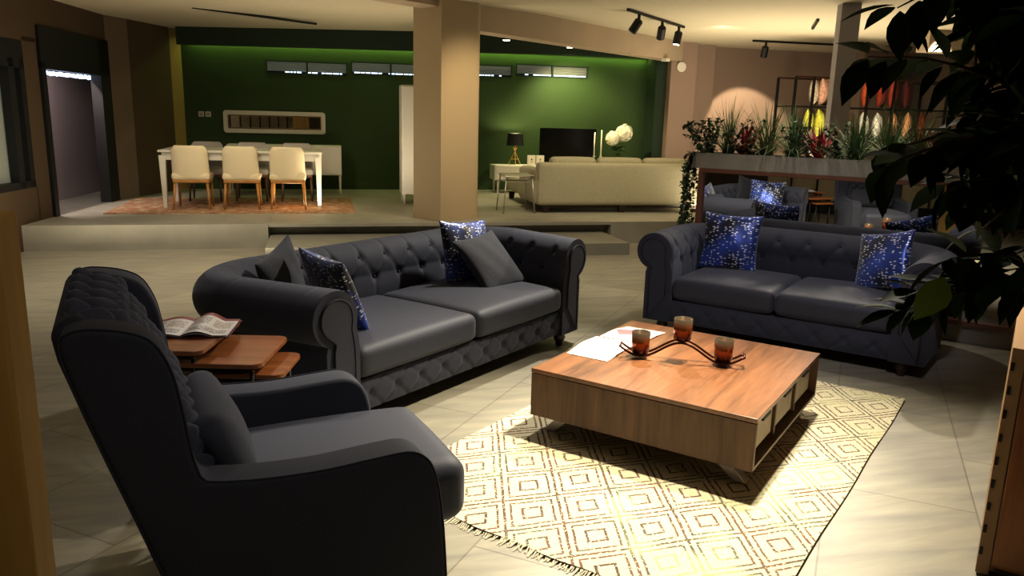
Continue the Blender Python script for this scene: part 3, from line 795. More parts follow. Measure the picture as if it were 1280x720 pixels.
MB().box((0, -.112, .68), (W_-.06, .008, 1.0)).build('mirror_glass', M['mirror'], pn)

def blades(mb, n, L, spread, w, droop=.6, base=.03):
    for k in range(n):
        a = random.uniform(0, 2*PI); t = random.uniform(.05, spread); l = L*random.uniform(.6, 1.05)
        bx, by = random.uniform(-base, base), random.uniform(-base, base); pts = []
        dirx, diry = math.cos(a), math.sin(a); sx, sy = -diry, dirx
        m = 6; x = bx; y = by; z = 0; el = PI/2-t
        vs = []
        for i in range(m+1):
            ww = w*(1-i/m)**.7*(1 if i else .7)
            vs += [(x+sx*ww/2, y+sy*ww/2, z), (x-sx*ww/2, y-sy*ww/2, z)]
            x += dirx*math.cos(el)*l/m; y += diry*math.cos(el)*l/m; z += math.sin(el)*l/m; el -= droop*t/m*2
        mb.add(vs, [(2*i, 2*i+1, 2*i+3, 2*i+2) for i in range(m)])
    return mb
def leaf_poly(mb, P, d, up, L, W, fold=.15, lobes=False):
    d = Vector(d).normalized(); s = d.cross(Vector(up)); s = s.normalized() if s.length > 1e-4 else Vector((1, 0, 0)); n = s.cross(d)
    if lobes: pr = [(0, .1), (.12, .75), (.3, .55), (.45, 1), (.6, .5), (.85, .28), (1, .0)]
    else: pr = [(0, .06), (.12, .55), (.3, .95), (.5, 1), (.72, .68), (.9, .25), (1, 0.02)]
    vs = []
    for t_, w in pr:
        c = Vector(P)+d*L*t_-n*L*.18*t_*t_
        vs += [c+s*W/2*w+n*fold*W*w, c, c-s*W/2*w+n*fold*W*w]
    fs = []
    for i in range(len(pr)-1):
        a = 3*i; fs += [(a, a+1, a+4, a+3), (a+1, a+2, a+5, a+4)]
    mb.add(vs, fs)
ZS = 1.318
plants = [  # s along planter, kind, label
 (-2.86, 'grass', 'wispy grass clump at the left end of the planter, just behind the ivy'),
 (-2.70, 'red', 'leftmost red spiky bromeliad in the planter'),
 (-2.52, 'grass2', 'olive wispy grass clump right of the leftmost red bromeliad'),
 (-2.30, 'grass', 'thin grass clump in front of the black rack post'),
 (-2.08, 'red', 'second red bromeliad, in front of the yellow cushions'),
 (-1.80, 'bush', 'dense grey-green grass bush at the foot of the grey post'),
 (-1.55, 'grass', 'grass clump just right of the grey post'),
 (-1.36, 'grass2', 'olive grass clump beside the tree leaves'),
 (-1.20, 'red', 'rightmost red bromeliad, beside the tree leaves')]
for s, kd, lb in plants:
    if kd == 'red':
        o = blades(MB(), 46, .33, .8, .030, .3).build('red_bromeliad', M['bromeliad'], None, smooth=True, loc=MP(s, MD+.14, ZS)); tag(o, lb, 'plant', 'red bromeliads in the planter' if kd == 'red' else 'grass clumps in the planter')
    elif kd == 'bush':
        o = blades(MB(), 220, .44, 1.0, .010, .7, .05).build('grass_plant', M['grass'], None, smooth=True, loc=MP(s, MD+.16, ZS)); tag(o, lb, 'plant', 'red bromeliads in the planter' if kd == 'red' else 'grass clumps in the planter')
    else:
        o = blades(MB(), 190, .55, 1.0, .009, .8).build('grass_plant', M[kd], None, smooth=True, loc=MP(s, MD+.16, ZS)); tag(o, lb, 'plant', 'red bromeliads in the planter' if kd == 'red' else 'grass clumps in the planter')
def ivy(label, base, n, spreadx, hang, up=.25):
    iv = thing('ivy_plant', label, 'plant', base, MA, 'ivy plants in the planter'); st = MB(); lv = MB()
    for k in range(n):
        a = random.uniform(-1, 1); P = Vector((random.uniform(-.02, .06), random.uniform(-.1, .1), 0)); v = Vector((-.5*spreadx+random.uniform(-.4, .6)*spreadx, random.uniform(-.3, .3), random.uniform(.5, 1.2)))
        hang_it = k < hang; path = [P.copy()]; m = 34 if hang_it else 13
        if hang_it: v = Vector((-.9, random.uniform(-.5, .3), .45))
        for i in range(m):
            v += Vector((random.uniform(-.2, .2), random.uniform(-.2, .2), random.uniform(-.12, .1)))
            if hang_it:
                v.z -= .16
                if P.x < -.13: v.x = random.uniform(-.25, .25)
            v.normalize(); P = P+v*.026; path.append(P.copy())
            if P.z < -1.0: break
            for q in range(2):
                d = Vector((random.uniform(-1, 1), random.uniform(-1, 1), random.uniform(-.6, .5))); leaf_poly(lv, P, d, (0, 0, 1), random.uniform(.035, .06), random.uniform(.03, .05), .1, True)
        st.tube(path, .002, 5)
    st.build('stem', M['bark'], iv); lv.build('foliage', M['ivy'], iv)
ivy('ivy spilling over the left end of the planter and trailing down', MP(-3.04, MD+.12, ZS), 30, .5, 11)
for s, lb in ((-2.62, 'low ivy tuft between the two left clumps of the planter'), (-2.2, 'low ivy tuft left of the second red bromeliad'), (-1.92, 'low ivy tuft left of the grey-green grass bush')):
    ivy(lb, MP(s, MD+.12, ZS), 6, .9, 0)

# ------------------------------------------------------------------ dining set
def RB(u, v, z=PL): return RF(u, v, z)
dt = thing('dining_table', 'white dining table with tapered legs between two rows of chairs', 'table', RB(-1.02, 11.62), RA)
MB().box((0, 0, .765), (2.10, .98, .03)).build('tabletop', M['white'], dt, bevel=.004)
MB().box((0, 0, .70), (2.02, .90, .10)).build('apron', M['white'], dt)
for sx in (-1, 1):
    for sy in (-1, 1): MB().box((sx*(1.0), sy*.44, .35), (.085, .085, .72), taper=.5).build('leg', M['white'], dt)
def dchair(loc, rz, label, mat, legm):
    t = thing('dining_chair', label, 'chair', loc, rz)      # faces local +Y
    def bkf(sg_):
        def fn(a, b):
            x = 2*a-1; z = .44+.42*b; w = .235-.02*b
            if b > .85: w *= math.sqrt(max(0, 1-((b-.85)/.15)**2*.12))
            y = -.20-.07*b+.05*abs(x)**2.5+sg_*.02
            return (x*w, y, z)
        return fn
    def shell(a, b):
        g = a*2*PI; x = math.cos(g); y = math.sin(g)
        ex = math.copysign(abs(x)**.45, x); w = .235-.012*b; k = math.sqrt(max(0, 1-max(0, (b-.8)/.2)**2*.35)) if b < 1 else .8
        return (ex*w*k, -.20-.07*b+math.copysign(abs(y)**.8, y)*.028*k+.06*(abs(ex)**2.5), .43+.42*b)
    sh = MB().grid(shell, 36, 18, True)
    top = [shell(i/36, 1) for i in range(36)]; sh.add(top, [tuple(range(36))])
    weld(sh.build('backrest', mat, t))
    weld(rbox((0, .02, .445), (.48, .48, .09), .035, bulge=.012, n=6).build('seat', mat, t))
    MB().box((0, .01, .385), (.45, .45, .045)).build('seat_frame', legm, t, bevel=.01)
    for sx in (-1, 1):
        MB().tube([(sx*.20, -.18, .38), (sx*.225, -.25, .0)], [.020, .012], 8).build('leg', legm, t, smooth=True)
        MB().tube([(sx*.20, .19, .38), (sx*.215, .22, .0)], [.020, .012], 8).build('leg', legm, t, smooth=True)
    return t
fc = dchair(RB(-1.66, 11.20), RA, 'cream dining chair nearest the brown wall in the front row', M['cream'], M['oak']); fc['group'] = 'cream dining chairs in the front row'
dup(fc, RB(-1.03, 11.20), RA, 'cream dining chair in the middle of the front row')
dup(fc, RB(-.43, 11.20), RA, 'cream dining chair at the right end of the front row')
fb = dchair(RB(-1.62, 12.2), RA+PI, 'grey dining chair on the far side of the table, nearest the brown wall', M['greyseat'], plain('dark_oak', (.12, .06, .03), .5)); fb['group'] = 'grey dining chairs on the far side'
dup(fb, RB(-.98, 12.2), RA+PI, 'grey dining chair in the middle of the far side of the table')
dup(fb, RB(-.34, 12.2), RA+PI, 'grey dining chair at the right end of the far side of the table')
def rug2():
    m, nt, b = newmat('faded_red_rug'); tc = N(nt, 'ShaderNodeTexCoord')
    no = N(nt, 'ShaderNodeTexNoise'); setin(no, {'Scale': 9.0, 'Detail': 6.0, 'Roughness': .7}); nt.links.new(tc.outputs['Object'], no.inputs['Vector'])
    r = N(nt, 'ShaderNodeValToRGB'); e = r.color_ramp.elements; e[0].position = .35; e[0].color = (.22, .09, .06, 1); e[1].position = .62; e[1].color = (.45, .38, .28, 1); k = e.new(.5); k.color = (.36, .2, .1, 1)
    nt.links.new(no.outputs['Fac'], r.inputs['Fac']); nt.links.new(r.outputs['Color'], b.inputs['Base Color']); b.inputs['Roughness'].default_value = .95; return m
tag(MB().box((0, 0, .006), (3.1, 1.9, .012)).build('dining_rug', rug2(), None, loc=RB(-1.10, 11.55), rz=RA), 'faded red and cream patterned rug under the dining table', 'rug')
sb = thing('sideboard', 'white sideboard with slim legs standing behind the dining chairs by the green wall', 'sideboard', RB(-.55, 13.55), RA)
MB().box((0, 0, .54), (1.80, .44, .48)).build('body', M['white'], sb, bevel=.004)
for k in range(3): MB().box((-.6+k*.6, -.225, .54), (.585, .018, .45)).build('door', M['white'], sb, bevel=.003)
for sx in (-1, 1):
    for sy in (-1, 1): MB().box((sx*.875, sy*.20, .15), (.035, .035, .31), taper=.7).build('leg', M['white'], sb)
wm = thing('wall_mirror', 'wide low mirror in a rounded white frame on the green wall above the sideboard', 'mirror', RF(-.72, 14.07, 1.42), RA)
def ringframe(w, h, r, t_, dep, r2):
    mb = MB(); o_ = rpoly(w/2, h/2, r); i_ = rpoly(w/2-t_, h/2-t_, r2); n = len(o_)
    vs = [(x, -dep, z) for x, z in o_]+[(x, -dep, z) for x, z in i_]+[(x, 0, z) for x, z in o_]+[(x, 0, z) for x, z in i_]
    fs = []
    for i in range(n):
        j = (i+1) % n; fs += [(i, j, n+j, n+i), (2*n+i, 2*n+j, j, i), (n+i, n+j, 3*n+j, 3*n+i)]
    return mb.add(vs, fs)
ringframe(1.66, .37, .05, .075, .04, .02).build('mirror_frame', M['white'], wm)
ringframe(1.52, .23, .015, .02, .046, .008).build('inner_frame', plain('brown_inner_frame', (.14, .07, .03), .5), wm)
MB().box((0, -.012, 0), (1.50, .01, .21)).build('mirror_glass', M['mirror'], wm)
for u, lb in ((-1.90, 'left small square wall switch beside the wide mirror'), (-1.79, 'right small square wall switch, nearer the wide mirror')):
    o = thing('wall_switch', lb, 'switch', RF(u, 14.09, 1.53), RA, 'wall switches')
    MB().box((0, 0, 0), (.085, .012, .085)).build('plate', M['white'], o, bevel=.002); MB().box((0, -.008, 0), (.05, .006, .05)).build('rocker', M['greyseat'], o)
# tall glossy cabinet half hidden by the column
tc_ = thing('tall_cabinet', 'tall glossy white display cabinet half hidden behind the big column', 'cabinet', RB(1.62, 11.95), RA)
MB().box((0, 0, .94), (.86, .4, 1.6)).build('body', M['white'], tc_, bevel=.004)
for k in (-1, 1):
    d = MB().box((k*.215, -.21, .94), (.42, .02, 1.56)).build('door', plain('glossy_pale_door', (.5, .49, .47), .12), tc_, bevel=.002)
    MB().box((k*.03, -.225, .95), (.012, .012, .3)).build('handle', M['silver'], d)
for sx in (-1, 1):
    for sy in (-1, 1): MB().box((sx*.40, sy*.17, .07), (.035, .035, .15), taper=.7).build('leg', M['white'], tc_)

# ------------------------------------------------------------------ TV corner
tb = thing('media_bench', 'low white media bench along the green wall carrying the lamp and television', 'bench', RB(4.35, 13.62), RA)
MB().box((0, 0, .36), (2.75, .42, .26)).build('body', M['white'], tb, bevel=.004)
for k in range(4): MB().box((-1.02+k*.68, -.215, .36), (.665, .016, .235)).build('drawer', M['white'], tb, bevel=.003)
for sx in (-1, 1):
    for sy in (-1, 1): MB().box((sx*1.30, sy*.17, .115), (.05, .05, .23), taper=.6).build('leg', M['white'], tb)
BT = PL+.49
tv = thing('television', 'black flat television standing on the white bench', 'television', RF(4.36, 13.60, BT), RA)
MB().box((0, 0, .36), (1.06, .04, .60)).build('screen', plain('tv_black_glass', (.003, .003, .003), .15), tv, bevel=.005)
MB().box((0, .01, .03), (.10, .03, .06)).box((0, 0, .006), (.45, .18, .012)).build('stand', M['black'], tv)
lp = thing('table_lamp', 'table lamp with black drum shade and gold tripod base on the white bench', 'lamp', RF(3.40, 13.68, BT), RA)
for k in range(3):
    a = 2*PI*k/3+.4; MB().tube([(.13*math.cos(a), .13*math.sin(a), 0), (-.035*math.cos(a), -.035*math.sin(a), .30)], .008, 8).build('leg', M['brass'], lp, smooth=True)
MB().tube([(.075*math.cos(2*PI*k/12), .075*math.sin(2*PI*k/12), .10) for k in range(12)], .005, 6, closed=True).build('ring', M['brass'], lp, smooth=True)
MB().lathe([(.012, .28), (.012, .40)], n=8).build('stem', M['brass'], lp)
MB().lathe([(.155, .34), (.135, .55)], n=28, close=False).build('lamp_shade', M['black'], lp, smooth=True)
MB().lathe([(.001, .40), (.03, .42), (.035, .46), (.02, .49), (.001, .50)], n=12).build('bulb', M['bulb'], lp, smooth=True)
for u, lb in ((3.66, 'left of two small white framed cards on the bench, beside the lamp'), (3.82, 'right of two small white framed cards on the bench, nearer the television')):
    o = thing('framed_card', lb, 'frame', RF(u, 13.50, BT), RA, 'white framed cards on the bench')
    MB().box((0, 0, .09), (.145, .03, .18)).build('frame', M['white'], o, bevel=.003)
    MB().box((0, -.017, .09), (.11, .004, .145)).build('card', plain('ivory_card', (.7, .66, .55), .7), o)
    MB().box((0, -.020, .105), (.022, .003, .03)).box((0, -.020, .06), (.05, .003, .008)).build('printed_mark', M['darkwood'], o)
for u, h_, lb in ((4.86, .42, 'shorter white candlestick with candle, left of the pair by the vase'), (4.99, .46, 'taller white candlestick with candle, right of the pair by the vase')):
    o = thing('candlestick', lb, 'candlestick', RF(u, 13.58, BT), RA, 'white candlesticks on the bench')
    MB().lathe([(.05, 0), (.05, .012), (.015, .03), (.012, .08), (.025, .095), (.012, .11), (.012, .15), (.028, .17), (.028, .18)], n=16).build('holder', M['white'], o, smooth=True)
    MB().lathe([(.014, .18), (.013, .18+h_), (.003, .185+h_)], n=12).build('candle', plain('ivory_wax', (.8, .76, .6), .5), o, smooth=True)
vs_ = thing('flower_vase', 'glass vase of two big white hydrangea heads on the bench', 'vase', RF(5.34, 13.62, BT), RA)
MB().lathe([(.04, 0), (.07, .02), (.085, .08), (.075, .13), (.03, .19), (.035, .22), (.030, .22), (.025, .19), (.068, .13), (.078, .08), (.06, .025), (.001, .02)], n=20, close=False).build('vase', M['glass'], vs_, smooth=True)
for (fx, fz, fr_) in ((-.12, .50, .14), (.10, .60, .17)):
    MB().tube([(0, 0, .04), (fx*.4, 0, .25), (fx, 0, fz-.03)], .005, 6).build('stem', M['ivy'], vs_, smooth=True)
    hd = MB()
    for k in range(150):
        y_ = 1-2*(k+.5)/150; a = k*2.39996; r_ = math.sqrt(1-y_*y_); d = Vector((r_*math.cos(a), r_*math.sin(a), y_))
        P = Vector((fx, 0, fz))+d*fr_*random.uniform(.78, .95)
        for q in range(4):
            tdir = d.orthogonal().normalized(); tdir.rotate(Matrix.Rotation(q*PI/2+k, 3, d)); leaf_poly(hd, P, tdir+d*.35, d, .034, .030, .05)
    hd.build('flower_head', plain('white_petals', (.85, .82, .66), .7), vs_)
lv = MB()
for k in range(16):
    a = random.uniform(0, 2*PI); leaf_poly(lv, (.02*math.cos(a), .02*math.sin(a), .25+random.uniform(0, .1)), (math.cos(a), math.sin(a), random.uniform(-.1, .5)), (0, 0, 1), .15, .08)
lv.build('leaves', M['ivy'], vs_)
# oatmeal corner sofa seen from behind
bs = thing('corner_sofa', 'oatmeal corner sofa seen from behind, facing the television', 'sofa', RB(4.27, 11.00), RA)
weld(rbox((0, -.36, .41), (2.60, .20, .60), .05, n=8).build('backrest', M['sofabeige'], bs))
weld(rbox((-1.22, .10, .36), (.22, .98, .50), .07, n=8).build('arm', M['sofabeige'], bs))
weld(rbox((1.22, .10, .36), (.22, .98, .50), .07, n=8).build('arm', M['sofabeige'], bs))
weld(rbox((0, .15, .30), (2.24, .86, .30), .06, n=8).build('seat', M['sofabeige'], bs))
weld(rbox((-.86, 1.15, .27), (.80, 1.1, .26), .06, n=8).build('chaise', M['sofabeige'], bs))
MB().box((0, -.30, .085), (2.3, .10, .05)).build('plinth_rail', M['darkwood'], bs)
for x, y in ((-1.15, -.36), (0, -.36), (1.15, -.36), (-1.18, 1.6), (-.55, 1.6), (1.15, .5)): MB().box((x, y, .055), (.10, .07, .11), taper=.7).build('foot', M['darkwood'], bs)
for k, lb in enumerate(('left back cushion showing over the oatmeal sofa', 'middle back cushion showing over the oatmeal sofa', 'right back cushion showing over the oatmeal sofa, beside the ivy')):
    x = -.72+k*.72; p = RB(4.27+x, 11.00-.15)
    o = weld(rbox((0, 0, 0), (.70, .19, .33), .07, bulge=.01, n=8).build('back_cushion', M['sofabeige'], None, loc=(p[0]+.01, p[1], PL+.61), rz=RA)); tag(o, lb, 'cushion', 'back cushions of the oatmeal sofa')
# little metal side table
st_ = thing('side_table', 'small light metal side table with thin splayed legs left of the oatmeal sofa', 'table', RB(2.69, 10.72), RA)
MB().box((0, 0, .53), (.42, .42, .015)).build('tabletop', plain('pale_metal_top', (.5, .47, .38), .3, metal=.3), st_, bevel=.003)
MB().tube([(-.2, -.2, .515), (.2, -.2, .515), (.2, .2, .515), (-.2, .2, .515)], .008, 6, closed=True).build('top_rim', M['silver'], st_)
MB().box((0, 0, .44), (.36, .30, .008)).build('shelf', plain('pale_shelf', (.5, .46, .36), .4), st_)
for sx in (-1, 1):
    for sy in (-1, 1): MB().tube([(sx*.185, sy*.185, .52), (sx*.225, sy*.225, 0)], .009, 8).build('leg', M['silver'], st_, smooth=True)

# ------------------------------------------------------------------ cushion rack
rk = thing('display_rack', 'black metal open rack stacked with cushions behind the planter', 'rack', RF(9.15, 11.6, 0), RA)
us = [-1.75, -1.42, -.90, -.40, .10, .62, 1.12, 1.75]
fz = 2.36
ff = MB()
for u in (-1.75, -1.42, -.90, -.40, .10, .62, 1.15, 1.75): MB().box((u, -.25, fz/2+PL/2), (.035, .035, fz-PL)).build('post', M['blackmetal'], rk)
for u in (-1.75, 1.75): MB().box((u, .25, fz/2+PL/2), (.035, .035, fz-PL)).build('post', M['blackmetal'], rk)
for z in (.75, 1.40, 1.90, 2.36):
    MB().box((0, 0, z), (3.5, .5, .02)).build('shelf', M['blackmetal'], rk) if z < 2.3 else MB().box((0, -.25, z), (3.5, .03, .03)).box((0, .25, z), (3.5, .03, .03)).build('top_rail', M['darkwood'], rk)
def cmat(nm, c, v=.1): return fabric(nm, c, sheen=.1, weave=40, bs=.2)
cushcols = {'white': cmat('white_cushion', (.6, .52, .42)), 'pink': cmat('blush_print_cushion', (.55, .33, .25)), 'yellow': cmat('yellow_green_cushion', (.45, .45, .05)), 'orange': cmat('burnt_orange_cushion', (.35, .06, .01)), 'rust': cmat('rust_red_cushion', (.28, .035, .01)), 'pale': cmat('pale_silver_cushion', (.48, .47, .42)), 'tan': cmat('tan_cushion', (.4, .2, .09)), 'maroon': cmat('maroon_cushion', (.09, .008, .006))}
rack_items = [
 (-1.28, 1.91, 'white', .42, 'white cushion at the left end of the upper rack shelf'), (-1.10, 1.91, 'pink', .44, 'blush patterned cushion beside the white one on the upper rack shelf'), (-.94, 1.91, 'pink', .46, 'blush patterned cushion just left of the grey post, upper rack shelf'),
 (-.30, 1.91, 'orange', .42, 'orange cushion right of the grey post on the upper rack shelf'), (.0, 1.91, 'rust', .46, 'rust cushion second right of the grey post, upper rack shelf'), (.22, 1.91, 'rust', .46, 'rust cushion third right of the grey post, upper rack shelf'), (.50, 1.91, 'maroon', .45, 'maroon cushion behind the leaves on the upper rack shelf'),
 (-1.32, 1.41, 'yellow', .44, 'leftmost of the yellow-green cushions on the middle rack shelf'), (-1.12, 1.41, 'yellow', .45, 'second yellow-green cushion from the left on the middle rack shelf'), (-.92, 1.41, 'yellow', .45, 'yellow-green cushion just left of the grey post'),
 (-.28, 1.41, 'pale', .42, 'pale cushion just right of the grey post, middle rack shelf'), (-.02, 1.41, 'pale', .42, 'second pale cushion right of the grey post, middle rack shelf'), (.28, 1.41, 'tan', .44, 'tan cushion leaning beside the pale ones on the middle rack shelf'), (.56, 1.41, 'tan', .44, 'rightmost tan cushion behind the leaves, middle rack shelf'), (.85, 1.41, 'rust', .44, 'rust cushion at the right of the middle rack shelf'),
 (-1.25, .76, 'white', .44, 'white cushion on the low rack shelf under the yellow-green ones'), (-.98, .76, 'white', .44, 'second white cushion on the low rack shelf, nearer the grey post'), (-.25, .76, 'white', .44, 'white cushion on the low rack shelf right of the grey post')]
for x, z, c, sz, lb in rack_items:
    P = RF(9.15+x, 11.52, z+sz/2+.012)
    pillow(lb, P, (Matrix.Rotation(RA+math.radians(48)+random.uniform(-.1, .1), 4, 'Z') @ Matrix.Rotation(random.uniform(-.06, .06), 4, 'X')).to_quaternion(), sz, .155, cushcols[c], 'cushions on the display rack')

# ------------------------------------------------------------------ track lights and ceiling bits
def track(label, a, b, heads, z=3.0):
    A = Vector(RF(*a)); B = Vector(RF(*b)); d = B-A
    t = thing('track_light', label, 'track light', (A.x, A.y, z), math.atan2(d.y, d.x))
    MB().box((d.length/2, 0, 0), (d.length, .035, .03)).build('rail', M['black'], t)
    for f, tilt, on in heads:
        x = d.length*f
        h = MB(); R_ = Matrix.Rotation(tilt[0], 4, 'X') @ Matrix.Rotation(tilt[1], 4, 'Y')
        c = MB().lathe([(.045, -.17), (.058, -.165), (.058, 0), (.04, .02)], n=18)
        c.v = [tuple(R_ @ Vector(v)+Vector((x, 0, -.10))) for v in c.v]
        ho = c.build('spotlight_head', M['black'], t, smooth=False)
        MB().box((x, 0, -.055), (.03, .03, .09)).build('bracket', M['black'], ho)
        if on:
            l = MB().lathe([(.045, -.175), (.045, -.171)], n=18); l.v = [tuple(R_ @ Vector(v)+Vector((x, 0, -.10))) for v in l.v]; l.build('lens', M['bulb'], ho)
    return t
track('empty black ceiling track over the dining table', (-1.55, 11.26), (0, 12.47), [], 2.89)
track('black ceiling track with three spotlights beside the beige beam', (3.906, 9.884), (5.381, 11.302), [(.18, (.5, .25), False), (.58, (.35, -.5), False), (.9, (.12, .1), True)])
track('black ceiling track with one spotlight in front of the rosy beige wall', (7.284, 12.57), (8.85, 12.50), [(.16, (.3, .0), False)])
track('short black ceiling track beside the slim grey post', (6.6, 9.75), (7.1, 10.6), [])
for u, v, lb, on in ((2.92, 12.5, 'black cylinder ceiling spot nearer the big column', 1), (4.2, 13.2, 'black ceiling spot beside the beam, further right', 1)):
    o = thing('ceiling_spot', lb, 'ceiling light', RF(u, v, 3.02), RA)
    MB().lathe([(.065, -.22), (.07, -.21), (.07, 0)], n=20).build('housing', M['black'], o, smooth=False)
    MB().lathe([(.055, -.226), (.055, -.221)], n=20).build('lens', M['bulb'], o)
ws = thing('wall_speaker', 'round white disc fixed high on the beige pilaster', 'wall fitting', RF(6.42, 13.485, 2.58), RA)
c = MB().lathe([(.075, 0), (.09, .012), (.088, .02)], n=28); c.v = [(x, -z, y) for x, y, z in c.v]; c.build('disc', M['white'], ws)
tag(MB().box((0, 0, 0), (.13, .1, .05)).build('small_white_sensor', M['white'], None, loc=RF(5.93, 13.1, 2.66), rz=RA+.6, bevel=.005), 'tiny white box fixed under the far end of the beige beam', 'sensor')

# ------------------------------------------------------------------ foreground right: tree and wooden cabinet
cbn = thing('wooden_cabinet', 'orange-brown wooden cabinet with slotted pale edge at the right foreground', 'cabinet', (1.75, 2.575, 0), math.radians(56.5))
wm_ = wood('brown_cabinet_wood', (.55, .23, .07), (.30, .11, .032), 'Z', .5)
MB().box((.38, -.34, .44), (.74, .66, .84)).build('body', wm_, cbn, bevel=.003)
MB().box((.38, -.005, .44), (.77, .042, .86)).build('edge_panel', plain('pale_pine_edge', (.42, .26, .13), .6), cbn, bevel=.002)
MB().box((.0, -.36, .46), (.022, .66, .80)).build('front_panel', wm_, cbn, bevel=.002)
for k in range(9): MB().box((-.006, .008, .10+k*.088), (.004, .010, .030)).build('slot', M['black'], cbn)
MB().box((.36, -.34, .02), (.7, .6, .04)).build('plinth', M['black'], cbn)

tree = thing('ficus_tree', 'tall leafy ficus tree filling the right foreground', 'tree', (1.42, 1.72, 0), 0)
pot = MB().lathe([(.16, 0), (.19, .02), (.22, .36), (.20, .36), (.19, .30), (.001, .30)], n=28, close=False).build('pot', plain('dark_pot', (.04, .035, .03), .5), tree, smooth=True)
tk = MB(); lf1 = MB(); lf2 = MB()
tk.tube([(0, 0, .28), (.02, .03, .8), (-.02, .02, 1.3), (.03, -.02, 1.9), (.0, 0, 2.5)], [.028, .026, .022, .016, .008], 10)
def branch(P, v, L, depth=0):
    path = [P.copy()]; n = int(L/.04)
    for i in range(n):
        v = (v+Vector((random.uniform(-.16, .16), random.uniform(-.16, .16), random.uniform(-.17, .06)))).normalized(); P = P+v*.04; path.append(P.copy())
        if i > 1:
            for q in range(3):
                a = random.uniform(0, 2*PI); s = v.orthogonal().normalized(); s.rotate(Matrix.Rotation(a, 3, v))
                d = (v*.6+s+Vector((0, 0, -.45))).normalized()
                leaf_poly(lf1, P+s*.01, d, (random.uniform(-.3, .3), random.uniform(-.3, .3), 1), random.uniform(.075, .12), random.uniform(.042, .062), .12)
        if depth < 1 and i > 3 and random.random() < .28: branch(P.copy(), (v+Vector((random.uniform(-.9, .9), random.uniform(-.9, .9), random.uniform(-.5, .4)))).normalized(), L*.5, depth+1)
    tk.tube(path, [max(.0015, .007*(1-i/len(path))) for i in range(len(path))], 6)
for k in range(54):
    z = 1.20+1.25*(k+.5)/54; a = k*2.4+random.uniform(-.3, .3)
    Lb = (.50 if z > 1.62 else .40)*random.uniform(.75, 1.1)*(1 if z < 2.2 else .75)
    branch(Vector((0, 0, z)), Vector((math.cos(a), math.sin(a), .25)).normalized(), Lb)
# limbs that reach out towards the planter
for P, v, L in [((-.25, .03, 1.66), (-1, .1, .34), .42), ((-.1, 0, 1.9), (-1, -.05, .2), .40), ((-.05, .05, 1.72), (-1, .35, .12), .36), ((-.02, 0, 1.95), (-1, .1, .1), .46), ((-.05, 0, 1.52), (-1, .2, .05), .42), ((0, 0, 1.38), (-1, .25, .0), .36), ((0, 0, 1.62), (-1, -.1, .05), .42)]:
    branch(Vector(P), Vector(v).normalized(), L)
tk.build('branches', M['bark'], tree, smooth=True)
lf1.build('foliage', M['leaf'], tree, smooth=True)
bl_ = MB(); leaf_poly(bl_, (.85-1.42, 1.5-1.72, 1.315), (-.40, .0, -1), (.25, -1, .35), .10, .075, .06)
bl_.build('lit_leaf', plain('lit_leaf_green', (.34, .52, .06), .6), tree, smooth=True)['label'] = 'single leaf hanging low, its light painted in as yellow-green'  # light falling on this leaf is put into its brighter green

# ------------------------------------------------------------------ foreground left: tan upright panel
pnl = thing('upright_panel', 'blurred tan upright panel at the left edge, nearest the camera', 'panel', (-.50, .80, 0), 0)
MB().box((-.30, 0, .745), (.545, .04, 1.49)).build('board', M['tan_panel'], pnl, bevel=.004)
MB().box((-.30, 0, .02), (.60, .25, .04)).build('base', M['black'], pnl)

# ------------------------------------------------------------------ light
def spot(loc, tgt, power, size=70, blend=.6, color=(1, .86, .62), rad=.06):
    l = bpy.data.lights.new('spot', 'SPOT'); l.energy = power; l.spot_size = math.radians(size); l.spot_blend = blend; l.color = color; l.shadow_soft_size = rad
    o = bpy.data.objects.new('spot_lamp', l); col.objects.link(o); o.location = loc
    o.rotation_mode = 'QUATERNION'; o.rotation_quaternion = (Vector(tgt)-Vector(loc)).to_track_quat('-Z', 'Y'); return o
def area(loc, tgt, power, sx, sy, color=(1, .9, .75), rz=None):
    l = bpy.data.lights.new('area', 'AREA'); l.energy = power; l.shape = 'RECTANGLE'; l.size = sx; l.size_y = sy; l.color = color
    o = bpy.data.objects.new('area_lamp', l); col.objects.link(o); o.location = loc
    if rz is not None: o.rotation_euler = rz
    else: o.rotation_mode = 'QUATERNION'; o.rotation_quaternion = (Vector(tgt)-Vector(loc)).to_track_quat('-Z', 'Y')
    return o
spot((1.15, 4.0, 2.9), (.35, 3.35, 0), 600, 66, .9, (1, .90, .68), .05)
spot((1.6, 4.4, 2.9), (1.4, 3.0, 0), 420, 80, .9, (1, .92, .76), .05)
spot((.9, 6.3, 2.9), (-.1, 4.6, .4), 420, 66, .8, (1, .93, .80))      # long sofa seat
spot((3.4, 7.4, 2.95), (1.9, 5.6, .5), 260, 70, .8, (1, .9, .75))      # back of the short sofa
spot((-2.6, 6.6, 2.95), (-2.7, 6.3, 0), 750, 76, .9, (1, .90, .68))   # floor left of the sofa
spot(RF(-1.0, 9.6, 2.9), RF(-1.0, 11.4, .9), 170, 75, .8, (1, .84, .55))  # dining chairs
spot(RF(2.6, 8.3, 2.9), RF(1.8, 10.1, 1.4), 150, 60, .9, (1, .80, .50))   # column face
spot(RF(4.0, 9.3, 2.95), RF(4.1, 10.9, .6), 120, 75, .8, (1, .86, .55))   # oatmeal sofa
spot(RF(2.92, 12.5, 2.78), RF(3.2, 12.6, 0), 110, 80, .8, (1, .84, .52))
spot(RF(4.2, 13.2, 2.78), RF(4.6, 14.1, 1.2), 330, 110, .8, (1, .86, .5))
spot(RF(7.7, 12.6, 2.95), RF(8.15, 14.1, .9), 290, 62, .25, (1, .82, .55), .02)   # cone on the rosy wall
spot(RF(8.9, 9.8, 2.9), RF(8.9, 11.6, 1.5), 170, 70, .8, (1, .85, .6), .015)    # rack
